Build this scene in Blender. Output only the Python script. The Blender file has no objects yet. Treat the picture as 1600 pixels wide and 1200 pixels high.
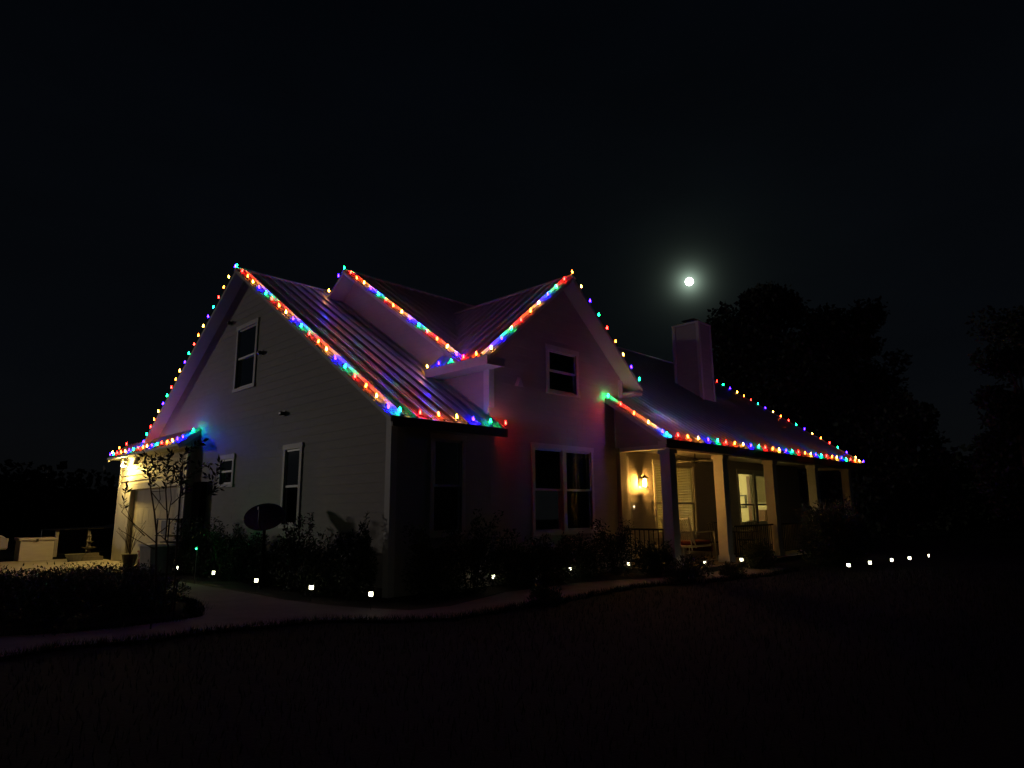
import bpy, bmesh, math, random
from mathutils import Vector, Matrix, noise
R = math.radians
random.seed(7)
sc = bpy.context.scene

# ------------------------------------------------------------------ camera
cam_d = bpy.data.cameras.new('camera'); cam = bpy.data.objects.new('camera', cam_d)
sc.collection.objects.link(cam); sc.camera = cam
yaw, pit, rol = R(-45.613), R(10.909), R(-0.588)
fw = Vector((-math.sin(yaw)*math.cos(pit), math.cos(yaw)*math.cos(pit), math.sin(pit)))
rt = Vector((math.cos(yaw), math.sin(yaw), 0)); up = rt.cross(fw)
rt2 = rt*math.cos(rol) + up*math.sin(rol); up2 = -rt*math.sin(rol) + up*math.cos(rol)
M = Matrix((rt2, up2, -fw)).transposed().to_4x4(); M.translation = Vector((-6.772, -9.627, 1.539))
cam.matrix_world = M
cam_d.sensor_width = 36; cam_d.lens = 36*1023.536/1600; cam_d.clip_start = .05; cam_d.clip_end = 3000

# ------------------------------------------------------------------ night sky
MOON = Vector((0.83170, 0.45051, 0.32453)).normalized()
w = bpy.data.worlds.new('World'); sc.world = w; w.use_nodes = True
nt = w.node_tree; nt.nodes.clear(); N = nt.nodes; Lk = nt.links
out = N.new('ShaderNodeOutputWorld'); bg = N.new('ShaderNodeBackground')
tc = N.new('ShaderNodeTexCoord'); nrm = N.new('ShaderNodeVectorMath'); nrm.operation = 'NORMALIZE'
Lk.new(tc.outputs['Generated'], nrm.inputs[0])
sep = N.new('ShaderNodeSeparateXYZ'); Lk.new(nrm.outputs[0], sep.inputs[0])
ramp = N.new('ShaderNodeValToRGB'); Lk.new(sep.outputs['Z'], ramp.inputs[0])
e = ramp.color_ramp.elements
e[0].position = 0.0; e[0].color = (.0026, .0028, .0030, 1)
e[1].position = .75; e[1].color = (.0006, .0011, .0021, 1)
m_ = e.new(.18); m_.color = (.0017, .0023, .0033, 1)
dot = N.new('ShaderNodeVectorMath'); dot.operation = 'DOT_PRODUCT'; Lk.new(nrm.outputs[0], dot.inputs[0]); dot.inputs[1].default_value = MOON
def mth(op, a, b=None):
    n = N.new('ShaderNodeMath'); n.operation = op; n.use_clamp = False
    for i, x in enumerate((a, b)):
        if x is None: continue
        if isinstance(x, (int, float)): n.inputs[i].default_value = x
        else: Lk.new(x, n.inputs[i])
    return n.outputs[0]
ang = mth('ARCCOSINE', mth('MINIMUM', dot.outputs['Value'], .9999999))
cl = N.new('ShaderNodeTexNoise'); cl.inputs['Scale'].default_value = 3.2; cl.inputs['Detail'].default_value = 5
mp = N.new('ShaderNodeMapping'); mp.inputs['Scale'].default_value = (1, 1, 2.6)
Lk.new(nrm.outputs[0], mp.inputs[0]); Lk.new(mp.outputs[0], cl.inputs['Vector'])
def halo(a, deg): return mth('MULTIPLY', mth('POWER', math.e, mth('MULTIPLY', ang, -1/R(deg))), a)
hs = mth('ADD', mth('ADD', halo(.95, .50), halo(.048, 1.35)), halo(.0048, 5.5))   # lunar corona in thin cloud
hs = mth('MULTIPLY', hs, mth('ADD', mth('MULTIPLY', cl.outputs['Fac'], .5), .75))
hc = N.new('ShaderNodeVectorMath'); hc.operation = 'SCALE'; hc.inputs[0].default_value = (.72, 1.0, .78); Lk.new(hs, hc.inputs['Scale'])
bs = N.new('ShaderNodeVectorMath'); bs.operation = 'SCALE'; Lk.new(ramp.outputs[0], bs.inputs[0]); Lk.new(mth('ADD', mth('MULTIPLY', cl.outputs['Fac'], .7), .65), bs.inputs['Scale'])
ad = N.new('ShaderNodeVectorMath'); Lk.new(hc.outputs[0], ad.inputs[0]); Lk.new(bs.outputs[0], ad.inputs[1])
Lk.new(ad.outputs[0], bg.inputs['Color']); bg.inputs['Strength'].default_value = 1
Lk.new(bg.outputs[0], out.inputs[0])

# ------------------------------------------------------------------ low far light from back left (gives the long shadows on the siding)
sd = bpy.data.lights.new('sun', 'SUN'); so = bpy.data.objects.new('sun', sd); sc.collection.objects.link(so)
sd.energy = .108; sd.angle = R(2.2); sd.color = (1, .88, .80)
so.rotation_euler = Vector((.42, -.90, -.115)).to_track_quat('-Z', 'Y').to_euler()

sc.view_settings.view_transform = 'Standard'; sc.view_settings.look = 'None'
sc.view_settings.exposure = 0; sc.view_settings.gamma = 1; sc.view_settings.use_curve_mapping = False
sc.render.engine = 'CYCLES'
cy = sc.cycles; cy.use_denoising = True; cy.denoiser = 'OPENIMAGEDENOISE'
cy.max_bounces = 6; cy.diffuse_bounces = 3; cy.glossy_bounces = 3; cy.transparent_max_bounces = 16
cy.sample_clamp_indirect = 3; cy.use_light_tree = True; cy.caustics_reflective = False; cy.caustics_refractive = False

# ------------------------------------------------------------------ helpers
ORG = {}
class MB:
    def __init__(s): s.v = []; s.f = []
    def poly(s, pts):
        n = len(s.v); s.v += [tuple(p) for p in pts]; s.f.append(tuple(range(n, n+len(pts)))); return s
    def hexa(s, p):          # 8 points: bottom 4 ccw, top 4 ccw
        n = len(s.v); s.v += [tuple(q) for q in p]
        for f in ((3,2,1,0),(4,5,6,7),(0,1,5,4),(1,2,6,5),(2,3,7,6),(3,0,4,7)): s.f.append(tuple(n+i for i in f))
        return s
    def box(s, x0, x1, y0, y1, z0, z1):
        return s.hexa([(x0,y0,z0),(x1,y0,z0),(x1,y1,z0),(x0,y1,z0),(x0,y0,z1),(x1,y0,z1),(x1,y1,z1),(x0,y1,z1)])
    def prism(s, pts, d):    # polygon pts extruded by vector d
        n = len(s.v); k = len(pts); d = Vector(d)
        s.v += [tuple(p) for p in pts] + [tuple(Vector(p)+d) for p in pts]
        s.f.append(tuple(n+i for i in reversed(range(k)))); s.f.append(tuple(n+k+i for i in range(k)))
        for i in range(k): j = (i+1) % k; s.f.append((n+i, n+j, n+k+j, n+k+i))
        return s
    def bar(s, a, b, w, h, upv=(0,0,1)):
        a = Vector(a); b = Vector(b); t = (b-a).normalized(); u = Vector(upv); sd_ = t.cross(u).normalized()*w/2; uu = sd_.cross(t).normalized()*h/2
        return s.hexa([a-sd_-uu, a+sd_-uu, b+sd_-uu, b-sd_-uu, a-sd_+uu, a+sd_+uu, b+sd_+uu, b-sd_+uu])
    def tube(s, pts, r, n=6):
        pts = [Vector(p) for p in pts]; rs = r if isinstance(r, (list, tuple)) else [r]*len(pts); base = len(s.v)
        for i, p in enumerate(pts):
            t = (pts[min(i+1, len(pts)-1)] - pts[max(i-1, 0)]).normalized()
            a = t.cross(Vector((0,0,1)) if abs(t.z) < .95 else Vector((1,0,0))).normalized(); b = t.cross(a)
            for k in range(n):
                q = 2*math.pi*k/n; s.v.append(tuple(p + (a*math.cos(q)+b*math.sin(q))*rs[i]))
        for i in range(len(pts)-1):
            for k in range(n):
                j = (k+1) % n; o = base+i*n; s.f.append((o+k, o+j, o+n+j, o+n+k))
        s.f.append(tuple(base+k for k in reversed(range(n)))); s.f.append(tuple(base+(len(pts)-1)*n+k for k in range(n)))
        return s
    def lathe(s, c, prof, n=10):
        c = Vector(c); base = len(s.v)
        for r, z in prof:
            for k in range(n): q = 2*math.pi*k/n; s.v.append((c.x+r*math.cos(q), c.y+r*math.sin(q), c.z+z))
        for i in range(len(prof)-1):
            for k in range(n):
                j = (k+1) % n; o = base+i*n; s.f.append((o+k, o+j, o+n+j, o+n+k))
        s.f.append(tuple(base+k for k in reversed(range(n)))); s.f.append(tuple(base+(len(prof)-1)*n+k for k in range(n)))
        return s
    def build(s, name, mat, parent=None, smooth=False, bevel=0, **props):
        o3 = ORG.get(parent.name, (0,0,0)) if parent else (0,0,0)
        me = bpy.data.meshes.new(name)
        me.from_pydata([(x-o3[0], y-o3[1], z-o3[2]) for x, y, z in s.v], [], s.f)
        me.materials.append(mat)
        bm = bmesh.new(); bm.from_mesh(me); bmesh.ops.recalc_face_normals(bm, faces=bm.faces) if len(s.f) < 60000 and not props.get('raw') else None
        if bevel: bmesh.ops.bevel(bm, geom=list(bm.edges), offset=bevel, segments=1, affect='EDGES', clamp_overlap=True)
        bm.to_mesh(me); bm.free()
        if smooth:
            for p in me.polygons: p.use_smooth = True
        o = bpy.data.objects.new(name, me); sc.collection.objects.link(o)
        if parent: o.parent = parent; ORG[o.name] = o3
        for k, x in props.items():
            if k != 'raw': o[k] = x
        return o
def empty(name, loc, label=None, cat=None, group=None, parent=None, local=False):
    o = bpy.data.objects.new(name, None); sc.collection.objects.link(o)
    o.empty_display_size = .1
    if parent:
        o.parent = parent; ORG[o.name] = ORG.get(parent.name, (0,0,0))
    else:
        o.location = loc; ORG[o.name] = (0,0,0) if local else tuple(loc)
    if label: o['label'] = label
    if cat: o['category'] = cat
    if group: o['group'] = group
    return o
def tag(o, label, cat, group=None):
    o['label'] = label; o['category'] = cat
    if group: o['group'] = group
    return o
def copy_tree(o, parent=None):
    c = o.copy(); sc.collection.objects.link(c); c.parent = parent
    for ch in list(o.children): copy_tree(ch, c)
    return c

# ------------------------------------------------------------------ materials
def mat(name, col, rough=.6, metal=0, var=.0, scale=6, bump=0, bscale=40, spec=.5, stretch=None, col2=None, rvar=0):
    m = bpy.data.materials.new(name); m.use_nodes = True; t = m.node_tree; b = t.nodes['Principled BSDF']
    b.inputs['Base Color'].default_value = (*col, 1); b.inputs['Roughness'].default_value = rough
    b.inputs['Metallic'].default_value = metal; b.inputs['Specular IOR Level'].default_value = spec
    if var or bump or col2 or rvar:
        c = t.nodes.new('ShaderNodeTexCoord'); mp = t.nodes.new('ShaderNodeMapping'); t.links.new(c.outputs['Object'], mp.inputs[0])
        if stretch: mp.inputs['Scale'].default_value = stretch
        n = t.nodes.new('ShaderNodeTexNoise'); n.inputs['Scale'].default_value = scale; n.inputs['Detail'].default_value = 6; n.inputs['Roughness'].default_value = .65
        t.links.new(mp.outputs[0], n.inputs['Vector'])
        r = t.nodes.new('ShaderNodeValToRGB'); t.links.new(n.outputs['Fac'], r.inputs[0])
        lo = col2 or tuple(x*(1-var) for x in col); hi = tuple(min(1, x*(1+var*.6)) for x in col)
        r.color_ramp.elements[0].position = .3; r.color_ramp.elements[0].color = (*lo, 1)
        r.color_ramp.elements[1].position = .72; r.color_ramp.elements[1].color = (*hi, 1)
        t.links.new(r.outputs[0], b.inputs['Base Color'])
        if rvar:
            mr = t.nodes.new('ShaderNodeMapRange'); t.links.new(n.outputs['Fac'], mr.inputs[0]); mr.inputs[3].default_value = rough-rvar; mr.inputs[4].default_value = rough+rvar
            t.links.new(mr.outputs[0], b.inputs['Roughness'])
        if bump:
            n2 = t.nodes.new('ShaderNodeTexNoise'); n2.inputs['Scale'].default_value = bscale; n2.inputs['Detail'].default_value = 4
            t.links.new(mp.outputs[0], n2.inputs['Vector'])
            bp = t.nodes.new('ShaderNodeBump'); bp.inputs['Strength'].default_value = bump; bp.inputs['Distance'].default_value = .02
            t.links.new(n2.outputs['Fac'], bp.inputs['Height']); t.links.new(bp.outputs[0], b.inputs['Normal'])
    return m
def emis(name, col, s):
    m = bpy.data.materials.new(name); m.use_nodes = True; t = m.node_tree; t.nodes.clear()
    o = t.nodes.new('ShaderNodeOutputMaterial'); e_ = t.nodes.new('ShaderNodeEmission'); e_.inputs[0].default_value = (*col, 1); e_.inputs[1].default_value = s
    t.links.new(e_.outputs[0], o.inputs[0]); return m
def glassm(name, tint=(.9, .95, .95)):
    m = bpy.data.materials.new(name); m.use_nodes = True; t = m.node_tree; t.nodes.clear()
    o = t.nodes.new('ShaderNodeOutputMaterial'); mx = t.nodes.new('ShaderNodeMixShader'); fr = t.nodes.new('ShaderNodeFresnel'); fr.inputs[0].default_value = 1.5
    a = t.nodes.new('ShaderNodeBsdfTransparent'); a.inputs[0].default_value = (*tint, 1); g = t.nodes.new('ShaderNodeBsdfGlossy'); g.inputs['Roughness'].default_value = .02
    t.links.new(fr.outputs[0], mx.inputs[0]); t.links.new(a.outputs[0], mx.inputs[1]); t.links.new(g.outputs[0], mx.inputs[2]); t.links.new(mx.outputs[0], o.inputs[0]); return m
SID = mat('siding_paint', (.50, .465, .42), .62, var=.10, scale=2.2, bump=.12, bscale=26, stretch=(1, 1, 6))
TRIM = mat('white_trim_paint', (.74, .72, .69), .5, var=.08, scale=5, bump=.05)
SOFF = mat('soffit_paint', (.70, .68, .66), .6, var=.07, scale=3)
METAL = mat('galvalume_metal_front', (.60, .60, .62), .31, .42, var=.12, scale=2.5, bump=.07, bscale=3, stretch=(26, .35, .35), rvar=.04)
METALY = mat('galvalume_metal_side', (.60, .60, .62), .31, .42, var=.12, scale=2.5, bump=.07, bscale=3, stretch=(.35, 26, .35), rvar=.04)
METALT = mat('metal_trim', (.80, .80, .80), .36, .25, var=.1, scale=7, bump=.04, bscale=12)
DARKM = mat('dark_metal', (.03, .028, .026), .45, .6, var=.3, scale=20)
VINYL = mat('window_vinyl', (.70, .70, .68), .4, var=.05)
GLASS = glassm('window_glass')
CONC = mat('concrete', (.15, .13, .115), .85, var=.28, scale=3, bump=.35, bscale=35)
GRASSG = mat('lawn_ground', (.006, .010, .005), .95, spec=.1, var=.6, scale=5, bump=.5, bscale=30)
BARK = mat('bark', (.09, .065, .045), .85, var=.4, scale=25, bump=.4)
LEAFD = mat('shrub_leaf', (.035, .055, .020), .5, var=.5, scale=9)
LEAFS = mat('sapling_leaf', (.030, .036, .014), .6, var=.4, scale=9)
LEAFT = mat('tree_leaf', (.022, .034, .014), .7, var=.5, scale=2)
MULCH = mat('mulch_bed', (.045, .028, .018), .95, var=.5, scale=18, bump=.8, bscale=50)
SHEET = mat('room_wall_paint', (.62, .56, .38), .8, var=.06)
WOOD = mat('stained_wood', (.13, .06, .03), .5, var=.4, scale=9, stretch=(1, 1, 8))
BLIND = mat('blind_slat', (.72, .66, .46), .6)
BAND = mat('rake_trim_metal', (.36, .36, .37), .45, .2, var=.1, scale=7)
BACKING = mat('window_backing_dark', (.020, .020, .024), .9)  # near-black colour of the sheets added behind unlit windows
DULL = mat('dull_dark_paint', (.02, .019, .017), 1.0, spec=.0, var=.3)
BLACK = mat('black_plastic', (.015, .015, .016), .4, var=.2)
GREY = mat('grey_plastic', (.22, .22, .22), .5, var=.2)
WHITE = mat('white_plastic', (.75, .74, .72), .4, var=.06)
REDC = mat('red_fabric', (.13, .016, .014), .7, var=.3, scale=20)
REDP = mat('red_plastic', (.38, .03, .02), .45, var=.2)

# ------------------------------------------------------------------ ground
G = .06
b = MB(); nx = 60
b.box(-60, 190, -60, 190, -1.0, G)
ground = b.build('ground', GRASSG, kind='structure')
drv = MB().poly([(-12, 9.2, G+.004), (-.1, 9.2, G+.004), (-.1, 16.3, G+.004), (4, 16.3, G+.004), (4, 19.5, G+.004), (-12, 19.5, G+.004)])
drv = MB().prism([(-12, 9.2, G-.02), (-.205, 9.2, G-.02), (-.205, 17.3, G-.02), (-12, 17.3, G-.02)], (0, 0, .035)).build('driveway', mat('driveway_concrete', (.42, .39, .34), .85, var=.2, scale=3, bump=.3, bscale=35), kind='structure')
inner = [(-1.35, 9.1), (-1.25, 5.0), (-1.21, 2.36), (-1.21, 1.14), (-1.1, .29), (-.9, -.51), (-.55, -1.34), (.09, -1.47), (1.23, -1.13), (1.95, -.87), (2.93, -.93), (3.93, -.95), (5.05, -1.29), (6.3, -1.9), (9.6, -1.9)]
outer = [(9.6, -3.1), (8.0, -3.15), (5.93, -2.79), (4.35, -2.15), (2.76, -2.28), (1.75, -2.4), (1.14, -2.28), (-.07, -2.38), (-.64, -2.34), (-1.32, -1.81), (-1.9, -1.13), (-2.73, -.96), (-3.31, -.8), (-3.99, -.85), (-4.76, -.55), (-5.36, -.73), (-9, -.9), (-9, 1.0), (-5.15, .78), (-4.56, .43), (-3.86, .34), (-3.34, .37), (-2.9, .47), (-2.35, 2.2), (-2.3, 9.1)]
pts = inner + outer
pb = MB().prism([(x, y, G-.02) for x, y in pts], (0, 0, .05)); path = pb.build('garden_path', CONC, kind='structure')
MB().prism([(-.02, 9, G), (-1.3, 9, G), (-1.2, 5.0, G), (-1.16, 2.36, G), (-1.16, 1.14, G), (-1.05, .29, G), (-.85, -.51, G), (-.5, -1.28, G), (.09, -1.4, G), (1.23, -1.05, G), (1.95, -.8, G), (2.93, -.86, G), (3.93, -.88, G), (5.05, -1.2, G), (6.3, -1.75, G), (6.3, -.02, G), (-.02, -.02, G)], (0, 0, .02)).build('mulch_bed', MULCH, kind='structure')

# ------------------------------------------------------------------ house
house = empty('house', (0, 0, 0), 'gabled farmhouse in pale lap siding with a ribbed metal roof outlined in coloured lights', 'house')

def clip(poly, axis, val, keep_ge):
    res = []
    for i in range(len(poly)):
        a = poly[i]; c = poly[(i+1) % len(poly)]
        ia = (a[axis] >= val) == keep_ge or abs(a[axis]-val) < 1e-9; ic = (c[axis] >= val) == keep_ge or abs(c[axis]-val) < 1e-9
        if ia: res.append(a)
        if ia != ic and abs(c[axis]-a[axis]) > 1e-9:
            t = (val-a[axis])/(c[axis]-a[axis]); res.append((a[0]+(c[0]-a[0])*t, a[1]+(c[1]-a[1])*t))
    return res
def crop(poly, a0, a1, z0, z1):
    for ax, v_, g in ((0, a0, True), (0, a1, False), (1, z0, True), (1, z1, False)):
        poly = clip(poly, ax, v_, g)
        if len(poly) < 3: return []
    return poly
EXP = .176
def siding(name, axis, pos, poly, openings=(), out_=-1, zb=.12, back=.1, lap=.0065):
    """lap siding on plane axis=pos; poly = [(a, z)...] convex; boards are objects of their own"""
    P = (lambda a, z, d: (pos+out_*d, a, z)) if axis == 'x' else (lambda a, z, d: (a, pos+out_*d, z))
    zs = [q[1] for q in poly]; as_ = [q[0] for q in poly]
    def cuts(z0, z1):
        zz = sorted({z0, z1} | {o[k] for o in openings for k in (2, 3) if z0 < o[k] < z1})
        for u0, u1 in zip(zz, zz[1:]):
            spans = [(min(as_), max(as_))]
            for o in openings:
                if o[2] <= u0+1e-6 and o[3] >= u1-1e-6:
                    ns = []
                    for s0, s1 in spans:
                        if o[0] > s0: ns.append((s0, min(s1, o[0])))
                        if o[1] < s1: ns.append((max(s0, o[1]), s1))
                    spans = [q for q in ns if q[1]-q[0] > .005]
            for s0, s1 in spans: yield s0, s1, u0, u1
    core = MB()
    zz = sorted({min(zs), max(zs)} | {o[k] for o in openings for k in (2, 3) if min(zs) < o[k] < max(zs)})
    for s0, s1, u0, u1 in cuts(min(zs), max(zs)):
        q = crop(poly, s0, s1, u0, u1)
        if len(q) > 2: core.prism([P(a, z, -back) for a, z in q], Vector(P(0, 0, 0))-Vector(P(0, 0, -back)))
    wall = core.build(name, SID, house)
    z = zb - math.ceil((zb-min(zs))/EXP)*EXP
    while z < max(zs):
        cc = []
        for c_ in cuts(z, z+EXP):
            full = abs(c_[3]-c_[2]-EXP) < 1e-6
            if full and c_[1]-c_[0] > 4.2:
                jt = c_[0]+(c_[1]-c_[0])*random.uniform(.3, .7); cc += [(c_[0], jt-.0015, c_[2], c_[3]), (jt+.0015, c_[1], c_[2], c_[3])]
            else: cc.append(c_)
        pcs = [(c_, crop(poly, c_[0]+.001, c_[1]-.001, c_[2], c_[3])) for c_ in cc]
        pcs = [q_ for q_ in pcs if len(q_[1]) > 2]; grp = []
        for q_ in pcs:
            hit = [g for g in grp if any(min(q_[0][1], h[0][1])-max(q_[0][0], h[0][0]) > .01 and (abs(q_[0][2]-h[0][3]) < 1e-6 or abs(q_[0][3]-h[0][2]) < 1e-6) for h in g)]
            m_ = [q_]+[h for g in hit for h in g]; grp = [g for g in grp if g not in hit]+[m_]
        for g in grp:
          bd = MB()
          for (s0, s1, u0, u1), q in g:
            n = len(bd.v); k = len(q)
            for a, zz_ in q: bd.v.append(P(a, zz_, .003))
            for a, zz_ in q: bd.v.append(P(a, zz_, .005+lap*(1-(zz_-z)/EXP)))
            bd.f.append(tuple(n+k+i for i in range(k)))
            for i in range(k): j = (i+1) % k; bd.f.append((n+i, n+j, n+k+j, n+k+i))
          bd.build('siding_board', SID, wall)
        z += EXP
    return wall

# pitches
PM = .6512; ZE = 3.146
YRM, ZRM = 6.616, 7.703
PW = .69; YW, ZW = 5.2, 7.87
PC = .8533; XL = 1.999; XC = 4.724; ZC = 6.921; ZEB = 4.596; XRt = 2*XC-XL
Y1 = YW-(ZW-ZEB)/PW
YV = Y1+(ZC-ZEB)/PW
YP = -1.695; ZP = ZW-PW*(YW-YP)
T_ = .07
# walls
winL = [(5.79, 6.83, 4.62, 6.16), (3.26, 3.91, 1.29, 2.88), (6.64, 7.36, 2.25, 2.87)]
gar_open = (9.62, 13.75, -.1, 2.30)
siding('left_wall', 'x', 0, [(.0, .1), (13.2, .1), (13.2, 3.25), (YRM, ZRM-T_-.03), (0, ZE+PM*.383-T_)], winL + [(9.1, 13.3, -1, 3.3)])
siding('garage_wall', 'x', -.2, [(9.1, .02), (15.05, .02), (15.05, 3.50), (9.1, 3.50)], [gar_open], back=.19, lap=.028)
siding('garage_return_wall', 'y', 9.1, [(-.2, .02), (-.0, .02), (0, 3.6), (-.2, 3.47)], back=.05)
winF = [(.95, 1.63, 1.14, 2.87), (4.25, 5.23, 4.21, 5.16), (3.71, 5.69, 1.08, 2.87)]
siding('front_wall', 'y', 0, [(0, .1), (2.4, .1), (2.4, ZE+PM*.383-T_), (0, ZE+PM*.383-T_)], winF)
siding('gable_wall', 'y', 0, [(2.4, .1), (7.05, .1), (7.05, ZEB+PC*.4-T_), (XC, ZC-T_-.02), (2.4, ZEB+PC*.4-T_)], winF)
winP = [(8.45, 9.40, .87, 2.74), (9.52, 10.47, .87, 2.70), (13.30, 14.36, 1.06, 2.66), (14.54, 15.60, 1.06, 2.65)]
siding('porch_wall', 'y', 0, [(7.05, .1), (18.2, .1), (18.2, 3.0), (7.05, 3.0)], winP, lap=.017)
zm = lambda y: ZE+PM*(y+.383)
zw = lambda y: ZW-PW*(YW-y)
siding('upper_left_wall', 'x', 2.4, [(0, 3.35), (5.9, 7.2), (5.2, ZW-T_-.02), (.86+.1, ZEB+PC*.4-T_), (0, ZEB+PC*.4-T_)], zb=3.35, back=.08)
siding('porch_side_wall', 'x', 6.75, [(-1.5, 3.03), (-.02, 3.03), (-.02, zw(-.02)-T_), (-1.5, zw(-1.5)-T_)], zb=3.03, back=.06)
MB().box(18.1, 18.2, .1, 10, .1, 3.0).prism([(18.15, 0, 3), (18.15, 10.4, 3), (18.15, YW, ZW-.15)], (.05, 0, 0)).build('right_wall', SID, house)
MB().box(.0, 18.2, 10.3, 10.4, .1, 3.3).box(-.15, 8, 15.0, 15.05, .02, 3.4).build('back_wall', SID, house)
MB().box(-.02, 18.2, .02, 10.3, .1, .25).build('floor_slab', CONC, house)
# trim boards
tr = MB()
tr.box(-.035, 0, 0, .12, .1, 3.27).box(-.035, .1, -.035, 0, .1, 3.27)
tr.build('corner_trim', TRIM, house)
MB().box(2.35, 2.39, .0, .13, 3.5, 4.8).box(2.35, 2.5, -.035, 0, 3.62, 4.8).build('corner_trim', TRIM, house)
MB().box(6.93, 7.09, -.035, 0, 4.35, 4.8).build('corner_trim', TRIM, house)
MB().box(-.245, -.2, 14.055, 15.08, .02, 2.42).box(-.24, -.2, 14.95, 15.08, 2.42, 3.30).build('corner_trim', TRIM, house)
MB().box(-.235, -.2, 9.08, 9.2, .02, 3.45).build('corner_trim', TRIM, house)
MB().box(6.74, 7.02, -.12, 0, .1, 2.92).build('corner_trim', TRIM, house)
MB().box(7.10, 7.24, -.03, 0, .2, 2.85).build('corner_trim', TRIM, house)
MB().box(6.72, 6.82, -.03, -.0, 3.02, 4.1).build('corner_trim', TRIM, house)
# garage door
gd = MB().box(-.24, -.2, 13.75, 14.05, .02, 2.42).box(-.24, -.2, 9.42, 9.62, .02, 2.42).box(-.245, -.2, 9.42, 14.05, 2.30, 2.48)
gd.build('garage_door_frame', TRIM, house)
gdo = empty('garage_door', (0, 0, 0), parent=house)
for r_ in range(4):
    for c_ in range(8):
        y0 = 9.64+c_*.512; z0 = .06+r_*.56
        MB().box(-.10, -.06, y0, y0+.508, z0, z0+.556).box(-.104, -.10, y0+.06, y0+.448, z0+.09, z0+.466).build('door_panel', SOFF, gdo)

# roofs -----------------------------------------------------------------
PROF = []
def prof(u):
    q = (u % .305)
    c = min(q, .305-q)
    if c < .018: return .048
    if c < .042: return .048*(.042-c)/.024
    for mn in (.085, .1525, .22):
        d_ = abs(q-mn)
        if d_ < .006: return .007
        if d_ < .014: return .007*(.014-d_)/.008
    return 0
BK = [0, .018, .042]+[m0+dd for m0 in (.085, .1525, .22) for dd in (-.014, -.006, .006, .014)]+[.263, .287]
def roof(name, O, u, v, polys, ph=0., screws=True, deck=True, lap=.915):
    """O: point on the eave line, u along the eave, v up the slope (unit vectors); polys in (u, v)"""
    O = Vector(O); u = Vector(u).normalized(); v = Vector(v).normalized(); n = u.cross(v)
    if n.z < 0: n = -n
    W = lambda a, c, h: O+u*a+v*c+n*h
    dk = MB()
    for pl in polys:
        dk.prism([W(a, c, -T_) for a, c in pl], n*(T_-.006))
    rf = dk.build(name, SOFF, house)
    for pl in polys:
        a0 = min(p[0] for p in pl); a1 = max(p[0] for p in pl)
        k0 = math.floor((a0-ph)/lap); k1 = math.ceil((a1-ph)/lap)
        for k in range(k0, k1):
            s0 = max(a0, ph+k*lap); s1 = min(a1, ph+(k+1)*lap)
            if s1-s0 < .01: continue
            br = sorted({s0, s1} | {x for x in (ph+i*.305+bb for i in range(math.floor((s0-ph)/.305)-1, math.ceil((s1-ph)/.305)+1) for bb in BK) if s0+.002 < x < s1-.002})
            pn = MB()
            for q0, q1 in zip(br, br[1:]):
                c = crop(pl, q0, q1, -99, 99)
                if len(c) > 2: pn.poly([W(a, t, .002+prof(a-ph)+(.001 if k % 2 else 0)) for a, t in c])
            if pn.v: pn.build('roof_panel', METALY if abs(u.y) > .5 else METAL, rf)
    if screws:
        s_ = MB()
        for pl in polys:
            a0 = min(p[0] for p in pl); a1 = max(p[0] for p in pl); c0 = min(p[1] for p in pl); c1 = max(p[1] for p in pl)
            i = math.ceil((a0-ph)/.305)
            while ph+i*.305+.045 < a1:
                a = ph+i*.305+.06; t = c0+.06
                while t < c1:
                    q = crop(pl, a-.02, a+.02, t-.02, t+.02)
                    if len(q) == 4: s_.hexa([W(a-.007, t-.007, .002), W(a+.007, t-.007, .002), W(a+.007, t+.007, .002), W(a-.007, t+.007, .002), W(a-.004, t-.004, .010), W(a+.004, t-.004, .010), W(a+.004, t+.004, .010), W(a-.004, t+.004, .010)])
                    t += .61
                i += 1
        if s_.v: s_.build('screw_heads', METALT, rf, kind='stuff')
    return rf, W
def rake(a, b_, side, w_=.022, h=.085, name='rake_board'):
    a = Vector(a); b_ = Vector(b_); side = Vector(side)
    MB().prism([a+side*.001, b_+side*.001, b_+side*.001+Vector((0, 0, -h)), a+side*.001+Vector((0, 0, -h))], side*w_).build(name, TRIM, house)
sl = lambda p: 1/math.sqrt(1+p*p)
# main front slope: eave at y=-.383
cM = sl(PM); LM = (YRM+.383)/cM
xe = 2.50
def yv(y): return (y+.383)/cM
roof('main_roof', (-.277, -.383, ZE), (1, 0, 0), (0, cM, PM*cM), [[(0, 0), (xe+.277, 0), (xe+.277, yv(-.02)), (0, yv(-.02))], [(0, yv(-.02)), (2.395+.277, yv(-.02)), (2.395+.277, LM), (0, LM)]], ph=.22)
roof('main_back_roof', (-.277, 2*YRM+.383, ZE), (1, 0, 0), (0, -cM, PM*cM), [[(0, 0), (3.2, 0), (3.2, LM), (0, LM)]], ph=.22, screws=False)
MB().bar((-.29, YRM-.07, ZRM+.02), (2.4, YRM-.07, ZRM+.02), .16, .012, (0, -.5, .8)).bar((-.29, YRM+.07, ZRM+.02), (2.4, YRM+.07, ZRM+.02), .16, .012, (0, .5, .8)).build('ridge_cap', METALT, house)
rake((-.277, -.383, ZE-.01), (-.277, YRM, ZRM-.01), (-1, 0, 0)); rake((-.277, YRM, ZRM-.01), (-.277, 2*YRM+.383, ZE-.01), (-1, 0, 0))
MB().box(-.277, xe, -.42, -.385, ZE-.17, ZE-.005).build('fascia_board', WOOD, house)
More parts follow.
